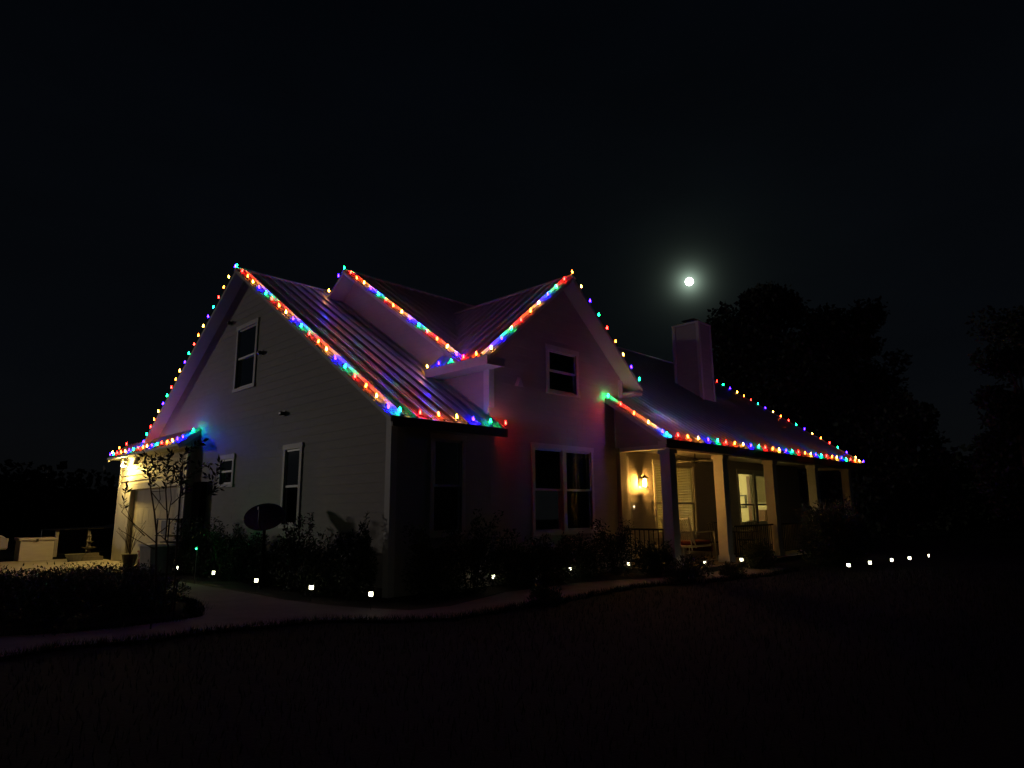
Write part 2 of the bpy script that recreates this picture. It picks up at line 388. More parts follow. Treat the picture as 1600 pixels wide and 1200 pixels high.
# wing roof
cW = sl(PW); LW = (YW-YP)/cW
wv = lambda y: (y-YP)/cW
XR = 20.27; XPL = 6.37
a_ = lambda x: x-XPL
roof('wing_roof', (XPL, YP, ZP), (1, 0, 0), (0, cW, PW*cW), [
    [(0, 0), (a_(7.449), 0), (a_(7.449), wv(-.022)), (0, wv(-.022))],
    [(a_(7.052), wv(-.022)), (a_(7.449), wv(-.022)), (a_(7.449), wv(Y1)), (a_(7.052), wv(Y1))],
    [(a_(7.449), 0), (a_(XR), 0), (a_(XR), LW), (a_(7.449), LW)]], ph=.2)
roof('upper_roof', (XL, Y1, ZEB), (1, 0, 0), (0, cW, PW*cW), [
    [(0, 0), (XC-XL, (YV-Y1)/cW), (XC-XL, (YW-Y1)/cW), (0, (YW-Y1)/cW)],
    [(XC-XL, (YV-Y1)/cW), (XRt-XL, 0), (XRt-XL, (YW-Y1)/cW), (XC-XL, (YW-Y1)/cW)]], ph=.2)
roof('wing_back_roof', (XL, 2*YW+.38, ZW-PW*(YW+.38)), (1, 0, 0), (0, -cW, PW*cW), [[(0, 0), (XR-XL, 0), (XR-XL, (YW+.38)/cW), (0, (YW+.38)/cW)]], ph=.2, screws=False)
MB().bar((XL-.01, YW-.07, ZW+.02), (XR, YW-.07, ZW+.02), .17, .012, (0, -.5, .8)).bar((XL-.01, YW+.07, ZW+.02), (XR, YW+.07, ZW+.02), .17, .012, (0, .5, .8)).build('ridge_cap', METALT, house)
rake((XL, Y1, ZEB-.01), (XL, YW, ZW-.01), (-1, 0, 0)); rake((XL, YW, ZW-.01), (XL, 2*YW+.38, ZW-PW*(YW+.38)-.01), (-1, 0, 0))
rake((XPL, YP, ZP-.01), (XPL, -.02, zw(-.02)-.01), (-1, 0, 0), h=.12)
rake((XR, YP, ZP-.01), (XR, YW, ZW-.01), (1, 0, 0))
# cross gable
cC = sl(PC); LC = (XC-XL)/cC
yb = -.398
roof('gable_left_roof', (XL, yb, ZEB), (0, 1, 0), (cC, 0, PC*cC), [[(0, 0), (Y1-yb, 0), (YV-yb, LC), (0, LC)]], ph=.2)
roof('gable_right_roof', (XRt, yb, ZEB), (0, 1, 0), (-cC, 0, PC*cC), [[(0, 0), (Y1-yb, 0), (YV-yb, LC), (0, LC)]], ph=.2, screws=False)
roof('return_roof', (XL, Y1+.003, ZEB-.004), (0, 1, 0), (cC, 0, PC*cC), [[(0, 0), (1.08, 0), (1.08, .38/cC), (0, .38/cC)]], ph=.1, screws=False)
MB().bar((XC-.06, yb-.01, ZC+.02), (XC-.06, YV, ZC+.02), .16, .012, (-.6, 0, .8)).bar((XC+.06, yb-.01, ZC+.02), (XC+.06, YV, ZC+.02), .16, .012, (.6, 0, .8)).build('ridge_cap', METALT, house)
rake((XL, yb, ZEB-.01), (XC, yb, ZC-.01), (0, -1, 0)); rake((XC, yb, ZC-.01), (XRt, yb, ZEB-.01), (0, -1, 0))
# eave cornice of the cross gable and of the return
MB().box(XL-.04, XL-.002, yb, 1.60, ZEB-.19, ZEB-.005).build('cornice_board', TRIM, house)
MB().box(XL, 2.39, yb+.004, 1.60, ZEB-.19, ZEB-.14).build('cornice_soffit', SOFF, house)
MB().box(XL, 2.45, yb+.002, yb+.03, ZEB-.185, ZEB-.01).build('cornice_board', TRIM, house)
MB().box(7.06, XRt, yb+.004, .5, ZEB-.19, ZEB-.14).build('cornice_soffit', SOFF, house)
# valley flashing
MB().bar((XL+.05, Y1+.05*PC/PW, ZEB+.05*PC+.02), (XC, YV, ZC+.02), .2, .006, (-.45, -.4, .8)).build('valley_flashing', METALT, house)
# frieze under rakes
# flat metal trims along the rakes and eaves
def trim_band(a, b_, inw, n_, wd=.17):
    a = Vector(a); b_ = Vector(b_); inw = Vector(inw).normalized(); n_ = Vector(n_).normalized()
    MB().hexa([a, b_, b_+inw*wd, a+inw*wd, a+n_*.012, b_+n_*.012, b_+inw*wd+n_*.012, a+inw*wd+n_*.012]).build('rake_trim', BAND, house)
    MB().hexa([a+inw*(wd-.03)+n_*.012, b_+inw*(wd-.03)+n_*.012, b_+inw*wd+n_*.012, a+inw*wd+n_*.012, a+inw*(wd-.024)+n_*.075, b_+inw*(wd-.024)+n_*.075, b_+inw*(wd-.006)+n_*.075, a+inw*(wd-.006)+n_*.075]).build('trim_rib', METALT, house)
trim_band((-.285, -.383, ZE+.004), (-.285, YRM, ZRM+.004), (1, 0, 0), (0, -PM, 1), .21)
trim_band((-.285, YRM, ZRM+.004), (-.285, 13.6, ZE+.004), (1, 0, 0), (0, PM, 1))
trim_band((XL-.008, Y1+.02, ZEB+.018), (XL-.008, YW, ZW+.004), (1, 0, 0), (0, -PW, 1), .19)
trim_band((XL-.008, YW, ZW+.004), (XL-.008, 2*YW, ZW-PW*YW+.004), (1, 0, 0), (0, PW, 1))
trim_band((XL, yb-.008, ZEB+.004), (XC, yb-.008, ZC+.004), (0, 1, 0), (-PC, 0, 1), .19)
trim_band((XC, yb-.008, ZC+.004), (XRt, yb-.008, ZEB+.004), (0, 1, 0), (PC, 0, 1), .19)
trim_band((XPL-.008, YP, ZP+.004), (XPL-.008, -.025, zw(-.025)+.004), (1, 0, 0), (0, -PW, 1), .19)
trim_band((XR+.008, YP, ZP+.004), (XR+.008, YW, ZW+.004), (-1, 0, 0), (0, -PW, 1), .19)
# pent roof over the garage
PP_ = .43/.55; cP = sl(PP_)
roof('pent_roof', (-.55, 8.9, 3.39), (0, 1, 0), (cP, 0, PP_*cP), [[(0, 0), (6.45, 0), (6.45, .55/cP), (0, .55/cP)]], ph=.16)
rake((-.55, 8.9, 3.38), (0, 8.9, 3.81), (0, -1, 0), h=.15); rake((-.55, 15.35, 3.38), (0, 15.35, 3.81), (0, 1, 0), h=.15)
MB().box(-.585, -.552, 8.9, 15.35, 3.315, 3.385).build('fascia_board', TRIM, house)
MB().box(-.55, -.22, 8.93, 15.3, 3.315, 3.33).build('pent_soffit', SOFF, house)
MB().prism([(-.54, 8.93, 3.33), (0, 8.93, 3.33), (0, 8.93, 3.68), (-.54, 8.93, 3.35)], (0, .02, 0)).build('pent_end_panel', SID, house)
# porch structure
MB().box(6.37, 20.25, YP-.0, YP+.035, ZP-.2, ZP-.01).build('fascia_board', WOOD, house)
MB().box(6.9, 19.75, -1.5, -1.3, 2.90, 3.06).build('porch_beam', TRIM, house)
MB().box(6.74, 6.92, -1.3, -.12, 2.93, 3.03).build('porch_beam', TRIM, house)
MB().box(19.55, 19.75, -1.3, 0, 2.90, 3.06).build('porch_beam', TRIM, house)
MB().box(6.92, 19.6, -1.3, -.005, 3.0, 3.05).box(18.2, 19.6, 0, 4, 3.0, 3.05).build('porch_ceiling', SOFF, house)
MB().box(6.40, 20.2, YP+.035, -1.5, ZP-.17, ZP-.15).build('porch_soffit', SOFF, house)
MB().box(6.45, 20.0, -1.85, -.0, .05, .19).build('porch_floor', CONC, house)
# posts
def post(x, wd=.27):
    y = -1.44
    p = MB().box(x-wd/2, x+wd/2, y-wd/2, y+wd/2, .19, 2.90).build('porch_post', TRIM, house, bevel=.008)
    MB().box(x-wd/2-.03, x+wd/2+.03, y-wd/2-.03, y+wd/2+.03, 2.80, 2.895).build('post_cap', TRIM, p)
    MB().box(x-wd/2-.025, x+wd/2+.025, y-wd/2-.025, y+wd/2+.025, .192, .36).build('post_base', TRIM, p)
    return p
PX = [6.79, 9.36, 12.42, 15.72, 18.95]
for x in PX: post(x)
MB().box(6.62, 6.70, -1.62, -1.30, 2.93, 3.1).build('corner_block', TRIM, house)
def railing(p0, p1):
    r_ = empty('railing', (0, 0, 0), parent=house)
    d_ = (Vector(p1)-Vector(p0)); L = d_.length; t = d_/L
    MB().bar(Vector(p0)+Vector((0, 0, 1.06)), Vector(p1)+Vector((0, 0, 1.06)), .05, .045).build('top_rail', DARKM, r_)
    MB().bar(Vector(p0)+Vector((0, 0, .30)), Vector(p1)+Vector((0, 0, .30)), .035, .035).build('bottom_rail', DARKM, r_)
    nb = int(L/.125)
    for i in range(1, nb):
        q = Vector(p0)+t*(L*i/nb)
        MB().bar(q+Vector((0, 0, .31)), q+Vector((0, 0, 1.045)), .018, .018, (1, 0, 0)).build('baluster', DARKM, r_)
railing((6.85, -.13, 0), (6.85, -1.3, 0))
railing((9.9, -1.44, 0), (12.28, -1.44, 0))
railing((12.56, -1.44, 0), (15.58, -1.44, 0)); railing((15.86, -1.44, 0), (18.81, -1.44, 0))
# chimney
ch = MB().box(14.0, 14.85, 1.4, 2.4, 4.9, 8.06).build('chimney', SID, house)
z = 5.0
while z < 8.0:
    z1_ = min(8.05, z+EXP)
    MB().hexa([(13.982, 1.5, z), (13.999, 1.5, z), (13.999, 2.3, z), (13.982, 2.3, z), (13.995, 1.5, z1_), (13.999, 1.5, z1_), (13.999, 2.3, z1_), (13.995, 2.3, z1_)]).build('siding_board', SID, ch)
    MB().hexa([(14.09, 1.382, z), (14.76, 1.382, z), (14.76, 1.399, z), (14.09, 1.399, z), (14.09, 1.395, z1_), (14.76, 1.395, z1_), (14.76, 1.399, z1_), (14.09, 1.399, z1_)]).build('siding_board', SID, ch)
    z += EXP
for x0, x1, y0, y1 in ((13.965, 14.08, 1.365, 1.48), (14.77, 14.885, 1.365, 1.48), (13.965, 14.08, 2.32, 2.435)):
    MB().box(x0, x1, y0, y1, 5.2, 8.06).build('corner_board', TRIM, ch)
MB().box(13.96, 14.89, 1.36, 2.44, 8.06, 8.12).build('chimney_crown', METALT, ch)
MB().box(14.25, 14.6, 1.7, 2.1, 8.12, 8.2).box(14.2, 14.65, 1.65, 2.15, 8.28, 8.31).box(14.27, 14.3, 1.72, 1.75, 8.2, 8.28).box(14.55, 14.58, 2.05, 2.08, 8.2, 8.28).build('chimney_cap', DARKM, ch)

# windows ------------------------------------------------------------------
def window(axis, pos, o, split=None, out_=-1, tw=.09, head=.11, rail=None, parent=house, dark_backing=True):
    P = (lambda a, z, d: (pos+out_*d, a, z)) if axis == 'x' else (lambda a, z, d: (a, pos+out_*d, z))
    def bx(mb, a0, a1, z0, z1, d0, d1):
        p, q = P(a0, z0, d0), P(a1, z1, d1)
        mb.box(min(p[0], q[0]), max(p[0], q[0]), min(p[1], q[1]), max(p[1], q[1]), z0, z1)
    a0, a1, z0, z1 = o
    fr = MB(); bx(fr, a0-tw, a0, z0, z1, -.06, .034); bx(fr, a1, a1+tw, z0, z1, -.06, .034)
    bx(fr, a0-tw-.02, a1+tw+.02, z1, z1+head, -.06, .040); bx(fr, a0-tw-.02, a1+tw+.02, z0-.08, z0, -.06, .044)
    w_ = fr.build('window', TRIM, parent)
    cols = [(a0, a1)] if not split else split
    if dark_backing:
        cu = MB(); k = int((a1-a0)/.06)
        for i in range(k): 
            c0_ = a0-.04+(a1-a0+.08)*i/k; c1_ = a0-.04+(a1-a0+.08)*(i+1)/k; d_ = .02*(i % 2)
            cu.poly([P(c0_, z0-.05, -.13-d_), P(c1_, z0-.05, -.15+d_), P(c1_, z1+.05, -.15+d_), P(c0_, z1+.05, -.13-d_)])
        cu.build('dark_backing', BACKING, w_)  # added pleated sheet, keeps the unlit panes black and hides stray light inside
    if split: 
        m2 = MB(); bx(m2, split[0][1], split[1][0], z0+.001, z1-.001, -.06, .036); m2.build('mullion', TRIM, w_)
    for c0, c1 in cols:
        zr = rail if rail else (z0+z1)/2
        for s0, s1, d in ((zr-.02, z1, .006), (z0, zr+.02, -.03)):
            s = MB(); f = .045
            bx(s, c0+.001, c0+f, s0, s1, d-.03, d); bx(s, c1-f, c1-.001, s0, s1, d-.03, d)
            bx(s, c0+f, c1-f, s0, s0+f, d-.03, d); bx(s, c0+f, c1-f, s1-f, s1-.001, d-.03, d)
            s.build('sash', VINYL, w_)
            g_ = MB(); g_.poly([P(c0+f, s0+f, d-.015), P(c1-f, s0+f, d-.015), P(c1-f, s1-f, d-.015), P(c0+f, s1-f, d-.015)]); g_.build('pane', GLASS, w_)
    return w_
for o in winL: window('x', 0, o, rail={0: None}.get(0))
window('y', 0, winF[0]); window('y', 0, winF[1])
window('y', 0, winF[2], split=[(3.71, 4.64), (4.76, 5.69)])
wp1 = window('y', 0, (8.45, 10.47, .87, 2.72), dark_backing=False, split=[(8.45, 9.40), (9.52, 10.47)], rail=1.68)
wp2 = window('y', 0, (13.30, 15.60, 1.06, 2.65), dark_backing=False, split=[(13.30, 14.36), (14.54, 15.60)], rail=1.64)
def blinds(win, x0, x1, z0, z1, y=.075, tilt=35, step=.045):
    b_ = MB(); z = z1-.06
    b_.box(x0, x1, y-.02, y+.03, z1-.04, z1)
    c, s = math.cos(R(tilt))*.022, math.sin(R(tilt))*.022
    while z > z0+.03:
        b_.hexa([(x0, y-c, z-s), (x1, y-c, z-s), (x1, y+c, z+s), (x0, y+c, z+s), (x0, y-c, z-s+.0015), (x1, y-c, z-s+.0015), (x1, y+c, z+s+.0015), (x0, y+c, z+s+.0015)])
        z -= step
    b_.box(x0, x1, y-.012, y+.012, z0, z0+.02)
    for q in (.2, .8): b_.box(x0+(x1-x0)*q, x0+(x1-x0)*q+.004, y-.024, y-.021, z0, z1)
    b_.build('blind', BLIND, win)
blinds(wp1, 8.46, 9.39, .88, 2.71, tilt=30); blinds(wp1, 9.53, 10.46, .88, 2.71, tilt=42)
blinds(wp2, 14.56, 15.58, 1.66, 2.64, tilt=68)
# unlit windows have added dark sheets in front of the hollow house; lit rooms are boxes of their own
def room(name, x0, x1, y1, z0, z1, m_=None):
    b_ = MB(); t = .04; y0 = .11
    b_.box(x0-t, x0, y0, y1, z0, z1).box(x1, x1+t, y0, y1, z0, z1).box(x0-t, x1+t, y1, y1+t, z0, z1).box(x0-t, x1+t, y0, y1+t, z0-t, z0).box(x0-t, x1+t, y0, y1+t, z1, z1+t)
    return b_.build(name, m_ or SHEET, house)
room('sitting_room', 7.9, 11.6, 3.4, .26, 2.92); room('dining_room', 12.6, 17.2, 3.6, .26, 2.92)
def lamp(name, loc, energy, col, rad=.05, parent=None):
    d = bpy.data.lights.new(name, 'POINT'); d.energy = energy; d.color = col; d.shadow_soft_size = rad
    o = bpy.data.objects.new(name, d); sc.collection.objects.link(o); o.location = loc
    if parent: o.parent = parent
    return o
BULBW = emis('warm_bulb_glow', (1, .78, .38), 22)
tl = empty('table_lamp', (10.7, .85, .26), 'lit table lamp with a pale shade behind the left porch window blinds', 'lamp')
MB().box(10.45, 10.95, .6, 1.1, .26, .85).build('side_table', WOOD, tl)
MB().lathe((10.7, .85, .85), [(.09, 0), (.09, .02), (.03, .05), (.06, .2), (.02, .35)]).build('lamp_base', WHITE, tl)
MB().lathe((10.7, .85, 1.22), [(.17, 0), (.11, .26)], 14).build('lamp_shade', emis('lampshade_glow', (1, .74, .36), 9), tl)
lamp('sitting_room_light', (9.6, 1.9, 2.4), 42, (1, .62, .13), .12)
lamp('dining_room_light', (15.2, 2.1, 2.3), 105, (1, .86, .36), .12)
cl_ = empty('ceiling_lamp', (15.2, 2.1, 2.9), 'lit ceiling lamp hanging inside the right porch window', 'ceiling lamp')
MB().tube([(15.2, 2.1, 2.92), (15.2, 2.1, 2.6)], .01).build('stem', DARKM, cl_)
MB().lathe((15.2, 2.1, 2.46), [(.02, 0), (.14, .04), (.16, .10), (.05, .14)], 14).build('lamp_shade', BULBW, cl_)
pf = empty('picture_frame', (17.17, 1.75, 1.8), 'dark framed picture on the pale wall inside the right porch window', 'picture frame')
MB().box(17.15, 17.195, 1.58, 1.95, 1.55, 2.02).build('frame', BLACK, pf); MB().box(17.13, 17.15, 1.63, 1.90, 1.60, 1.97).build('picture', SHEET, pf)
dt = MB().box(17.16, 17.195, 1.40, 1.52, .3, 2.7).build('door_casing', WOOD); tag(dt, 'narrow dark door casing on the bright wall inside the right porch window', 'door casing')
cb = empty('cabinet', (16.95, 1.0, .26), 'dark tall cabinet inside the right porch window', 'cabinet')
MB().box(16.75, 17.15, .70, 1.28, .26, 1.46).build('body', WOOD, cb); MB().box(16.73, 16.75, .72, .98, .3, 1.42).build('door', WOOD, cb); MB().box(16.73, 16.75, 1.0, 1.26, .3, 1.42).build('door', WOOD, cb)
dc = empty('dining_chair', (14.1, .7, .26), 'round backed dark dining chair behind the glass of the right porch window', 'chair')
MB().box(13.9, 14.35, .5, .95, .68, .73).build('seat', WOOD, dc)
MB().tube([(13.95, .5, .7), (13.93, .48, 1.15), (14.0, .47, 1.30), (14.12, .47, 1.35), (14.25, .47, 1.30), (14.32, .48, 1.15), (14.3, .5, .7)], .018).build('backrest', WOOD, dc)
for x_, y_ in ((13.93, .53), (14.32, .53), (13.93, .92), (14.32, .92)): MB().tube([(x_, y_, .26), (x_, y_, .69)], .018).build('leg', WOOD, dc)

# ------------------------------------------------------------------ fixtures on the walls
LAMPG = emis('lantern_glow', (1, .47, .085), 370)
wl = empty('wall_lantern', (7.72, -.02, 2.2), 'lit yellow glass wall lantern on the porch siding', 'wall lantern')
MB().box(7.66, 7.78, -.045, -.022, 2.12, 2.34).build('back_plate', BLACK, wl)
MB().tube([(7.72, -.04, 2.30), (7.72, -.10, 2.36), (7.72, -.17, 2.34)], .012).build('arm', BLACK, wl)
MB().lathe((7.72, -.17, 2.31), [(.11, 0), (.09, .02), (.03, .06), (.01, .09)], 6).build('cap', BLACK, wl)
cage = MB()
for k in range(6):
    q = math.pi/3*k; cage.tube([(7.72+.085*math.cos(q), -.17+.085*math.sin(q), 2.08), (7.72+.10*math.cos(q), -.17+.10*math.sin(q), 2.31)], .006, 4)
cage.lathe((7.72, -.17, 2.06), [(.02, 0), (.09, .015), (.09, .025)], 6).build('cage', BLACK, wl)
MB().lathe((7.72, -.17, 2.10), [(.02, 0), (.045, .03), (.045, .14), (.015, .19)], 10).build('bulb', LAMPG, wl)
db = MB().box(7.36, 7.42, -.03, -.02, 1.52, 1.64).build('doorbell', WHITE); tag(db, 'small white doorbell button on the porch siding under the lantern', 'doorbell')
MB().lathe((7.39, -.035, 1.60), [(.014, -.01), (.014, .01)], 8).build('button', emis('doorbell_glow', (1, .8, .5), 8), db)

fl = empty('flood_light', (-.42, 14.0, 3.25), 'glaring twin headed flood light under the garage eave', 'flood light')
MB().box(-.47, -.37, 13.94, 14.06, 3.19, 3.315).build('base', WHITE, fl)
FG = emis('flood_glow', (1, .80, .40), 160)
for s_ in (-1, 1):
    c = Vector((-.44, 14.0+s_*.1, 3.13)); MB().tube([(-.42, 14.0+s_*.02, 3.19), c], .012).build('arm', WHITE, fl)
    MB().lathe(c-Vector((0, 0, .07)), [(.055, 0), (.06, .02), (.035, .10), (.015, .12)], 10).build('housing', WHITE, fl)
    MB().lathe(c-Vector((0, 0, .085)), [(.02, -.01), (.05, 0), (.052, .012)], 10).build('lens', FG, fl)
lamp('garage_flood_light', (-.46, 14.0, 3.02), 185, (1, .66, .14), .06)

def vent(y, z):
    t = empty('wall_vent', (0, y, z)); 
    MB().box(-.12, -.022, y-.06, y+.06, z-.02, z+.06).build('hood', BLACK, t, bevel=.02)
    MB().box(-.03, -.018, y-.08, y+.08, z-.04, z+.08).build('flange', DARKM, t); return t
tag(vent(5.42, 5.3), 'small dark vent hood on the siding right of the upper left window', 'vent')
tag(vent(4.1, 3.68), 'small dark vent hood on the siding above the tall lower left window', 'vent')
tag(vent(7.36, 6.45), 'small dark vent hood high under the rake left of the upper window', 'vent')
fv = MB().prism([(3.12, -.022, 4.16), (3.3, -.022, 4.16), (3.21, -.022, 4.36)], (0, -.1, -.03)).build('wall_vent', TRIM); tag(fv, 'small pale triangular vent on the front gable wall beside the upper window', 'vent')
mb_ = empty('meter_box', (-.1, 8.4, 1.2), 'tall dark utility box fixed to the siding beside the garage', 'utility box')
MB().box(-.16, -.022, 8.12, 8.72, 1.0, 2.35).build('cabinet', DULL, mb_, bevel=.01); MB().box(-.175, -.16, 8.15, 8.69, 1.05, 2.30).build('door', DULL, mb_); MB().tube([(-.08, 8.4, .1), (-.08, 8.4, 1.0)], .03).build('conduit', GREY, mb_)
# ceiling fan
cf = empty('ceiling_fan', (9.4, -.7, 3.0), 'dark porch ceiling fan with pale blades', 'ceiling fan')
MB().tube([(9.4, -.7, 3.0), (9.4, -.7, 2.85)], .015).build('rod', DARKM, cf)
MB().lathe((9.4, -.7, 2.74), [(.05, 0), (.11, .03), (.11, .08), (.05, .12)], 12).build('motor', DARKM, cf)
for k in range(5):
    q = 2*math.pi*k/5+.3; c, s = math.cos(q), math.sin(q)
    MB().hexa([(9.4+c*.1-s*a, -.7+s*.1+c*a, 2.78+dz) if i in (0, 3) else (9.4+c*.58-s*a, -.7+s*.58+c*a, 2.78+dz) for dz in (0, .01) for i, a in ((0, -.05), (1, -.065), (2, .065), (3, .05))]).build('blade', WHITE, cf)

# ------------------------------------------------------------------ string lights
COL = {'R': (1.0, .006, .004), 'G': (.002, .80, .17), 'B': (.006, .001, 1.0), 'O': (1.0, .085, .006), 'Y': (1.0, .36, .03)}
PWR = {'R': 145, 'G': 130, 'B': 380, 'O': 130, 'Y': 110}
BM = {k: emis('bulb_glow_'+n, COL[k], PWR[k]) for k, n in zip('RGBOY', ('red', 'green', 'blue', 'orange', 'yellow'))}
CABLE = mat('green_cable', (.01, .03, .015), .6)
BMESH = {}
for k in COL:
    me_b = MB().lathe((0, 0, 0), [(.009, .0), (.015, .010), (.0175, .026), (.013, .052), (.006, .074), (.001, .082)], 8)
    me = bpy.data.meshes.new('bulb'); me.from_pydata(me_b.v, [], me_b.f); me.materials.append(BM[k]); me.update(); BMESH[k] = me
    for p in me.polygons: p.use_smooth = True
sk = MB().lathe((0, 0, 0), [(.011, -.035), (.012, .0)], 6); SOCK = bpy.data.meshes.new('socket'); SOCK.from_pydata(sk.v, [], sk.f); SOCK.materials.append(CABLE)
GRP = 'coloured string lights along the roof edges'
def string(p0, p1, seq, label, off=(0, 0, .0), ends=True, skip0=False):
    p0 = Vector(p0)+Vector(off); p1 = Vector(p1)+Vector(off); n = len(seq)
    root = empty('string_lights', tuple(p0), label, 'string lights', GRP)
    cpts = []
    for i, k in enumerate(seq):
        p = p0+(p1-p0)*(i/(n-1)); j = Vector((random.uniform(-.008, .008), random.uniform(-.008, .008), random.uniform(-.006, .006)))
        o = bpy.data.objects.new('bulb', BMESH[k]); sc.collection.objects.link(o); o.parent = root; o.location = p+j-p0+Vector((0, 0, .03))
        o.rotation_euler = (random.uniform(-.22, .22), random.uniform(-.22, .22), 0)
        s = bpy.data.objects.new('socket', SOCK); sc.collection.objects.link(s); s.parent = o
        cpts.append(p)
        if i < n-1: cpts.append(p0+(p1-p0)*((i+.5)/(n-1))+Vector((0, 0, -.022)))
    MB().tube(cpts, .004, 4).build('cable', CABLE, root)
    return root
def cyc(s, n): return (s*(n//len(s)+2))[:n]
D = .006
string((-.277-D, YRM-.0, ZRM), (-.277-D, -.383+.1, ZE+.07), cyc('GROYB', 20)[:19]+'B', 'string of coloured bulbs down the near rake of the left gable', (0, 0, .035))
string((-.277-D, YRM+.12, ZRM+.02), (-.277-D, 12.85, ZRM-PM*(12.85-YRM)+.02), cyc('BYORG', 21), 'string of coloured bulbs down the far rake of the left gable', (0, 0, .03))
string((-.1, -.388, ZE+.02), (xe-.02, -.388, ZE+.02), 'GROYBGR', 'short string of bulbs along the low front eave of the left wing', (0, 0, .04))
string((xe+.07, -.12, ZE+.24), (xe+.09, -.05, ZE+.30), 'R', 'single red bulb at the end of the low front eave') if 0 else None
string((-.53, 15.3, 3.44), (-.53, 9.05, 3.44), 'BGROYBGROYBGROYB'[:16], 'string of coloured bulbs along the eave over the garage', (0, 0, .0))
string((-.45, 8.92, 3.50), (-.2, 8.92, 3.70), 'BG', 'two bulbs on the near end of the roof strip over the garage')
string((-.45, 15.4, 3.5), (-.05, 15.4, 3.80), 'YOR', 'three bulbs on the far end of the roof strip over the garage', (0, 0, .03))
string((XL-D, YW, ZW), (XL-D, Y1+.12, ZEB+.08), cyc('GROYB', 15), 'string of coloured bulbs down the rake of the upper side gable', (0, 0, .035))
string((XL-D, YW+.28, ZW-.15), (XL-D, YW+.75, ZW-.46), 'BY', 'two bulbs on the far rake of the upper side gable', (0, 0, .03))
string((XL-D, 1.56, ZEB), (XL-D, -.05, ZEB), 'YBGRO', 'string of bulbs along the cornice below the upper side gable', (0, 0, .015))
string((XL+.06, yb-D, ZEB+.05), (XC, yb-D, ZC+.03), 'YBGROYBGRO', 'string of coloured bulbs up the left rake of the front gable', (0, 0, .035))
string((XC+.32, yb-D, ZC-.32*PC), (XRt-.12, yb-D, ZEB+.12*PC), 'YBGROYBG', 'string of coloured bulbs down the right rake of the front gable', (0, 0, .05))
string((XPL-D, -.1, zw(-.1)), (XPL-D, YP+.1, ZP+.07), 'GROYB', 'string of coloured bulbs down the left rake of the porch roof', (0, 0, .035))
string((XPL+.02, YP-.004, ZP+.02), (XR-.02, YP-.004, ZP+.02), cyc('GROYB', 30), 'long string of coloured bulbs along the porch eave', (0, 0, .03))
string((XR+D, YW-.3, ZW-.3*PW), (XR+D, YP+.25, ZP+.25*PW), cyc('BYORG', 22), 'string of coloured bulbs down the far right rake of the porch roof', (0, 0, .04))
string((6.24, -.03, 4.20), (6.24, -.03, 4.21), 'GG', 'x') if 0 else None

# ------------------------------------------------------------------ path lights
PG = emis('path_light_glow', (1, .95, .62), 12)
def path_light():
    r_ = empty('path_light', (0, 0, 0), None, 'path light', 'small lit path lights along the garden path', local=True)
    MB().tube([(0, 0, 0), (0, 0, .20)], .008).build('stake', BLACK, r_)
    h = MB()
    for k in range(4):
        q = math.pi/2*k+.5; c, s = math.cos(q), math.sin(q)
        h.hexa([(c*.040-s*a, s*.040+c*a, z) if r__ else (c*.058-s*a*(.6 if z < .23 else 1), s*.058+c*a*(.6 if z < .23 else 1), z) for z in (.215, .292) for r__, a in ((0, -.026), (0, .026), (1, .018), (1, -.018))])
    h.build('lens', PG, r_)
    f = MB()
    for k in range(4):
        q = math.pi/2*k+.5+math.pi/4; f.tube([(math.cos(q)*.052, math.sin(q)*.052, .20), (math.cos(q)*.058, math.sin(q)*.058, .295)], .006, 4)
    for k in range(4):
        q = math.pi/2*k+.5; c, s = math.cos(q), math.sin(q)
        f.tube([(c*.062-s*.022, s*.062+c*.022, .215), (c*.062+s*.022, s*.062-c*.022, .285)], .007, 4); f.tube([(c*.062+s*.022, s*.062-c*.022, .215), (c*.062-s*.022, s*.062+c*.022, .285)], .007, 4)
    f.build('cage', BLACK, r_)
    MB().lathe((0, 0, .288), [(.066, 0), (.064, .012), (.03, .03), (.004, .036)], 12).build('cap', BLACK, r_)
    MB().lathe((0, 0, .195), [(.03, 0), (.055, .016)], 12).build('base_ring', BLACK, r_)
    return r_
PLP = [((-1.04, 6.89), 'lit path light beside the sapling, nearest the garage'), ((-1.01, 4.85), 'lit path light under the shrubs left of the satellite dish'), ((-1.12, 2.58), 'lit path light at the foot of the satellite dish post'), ((-1.03, .71), 'lit path light in the shrubs right of the satellite dish'), ((-.90, -.85), 'lit path light at the path bend by the house corner, lighting the path edge'),
       ((2.08, -.40), 'lit path light among leaves below the double window'), ((4.22, -.50), 'lit path light left of the porch, its glow on the path'), ((6.05, -.72), 'half hidden path light under the left end of the porch'), ((7.30, -1.95), 'lit path light in front of the porch rocking chair'), ((8.70, -2.15), 'lit path light at the foot of the second porch post'),
       ((8.61, -4.59), 'nearest lit path light in the row on the right lawn'), ((9.57, -4.73), 'second path light from the porch in the right lawn row'), ((10.63, -4.9), 'third path light in the right lawn row'), ((11.5, -5.04), 'fourth path light in the right lawn row'), ((12.6, -5.2), 'dim farthest path light in the right lawn row')]
pl0 = path_light()
for i, ((x, y), lb) in enumerate(PLP):
    o = pl0 if i == 0 else copy_tree(pl0)
    o.location = (x, y, G+.03); o['label'] = lb; k_ = random.uniform(.46, .60)*(.6 if i == 14 else 1); o.scale = (k_, k_, .9); o.rotation_euler = (random.uniform(-.05, .05), random.uniform(-.05, .05), random.uniform(0, 1.5))
    ORG[o.name] = (0, 0, 0)

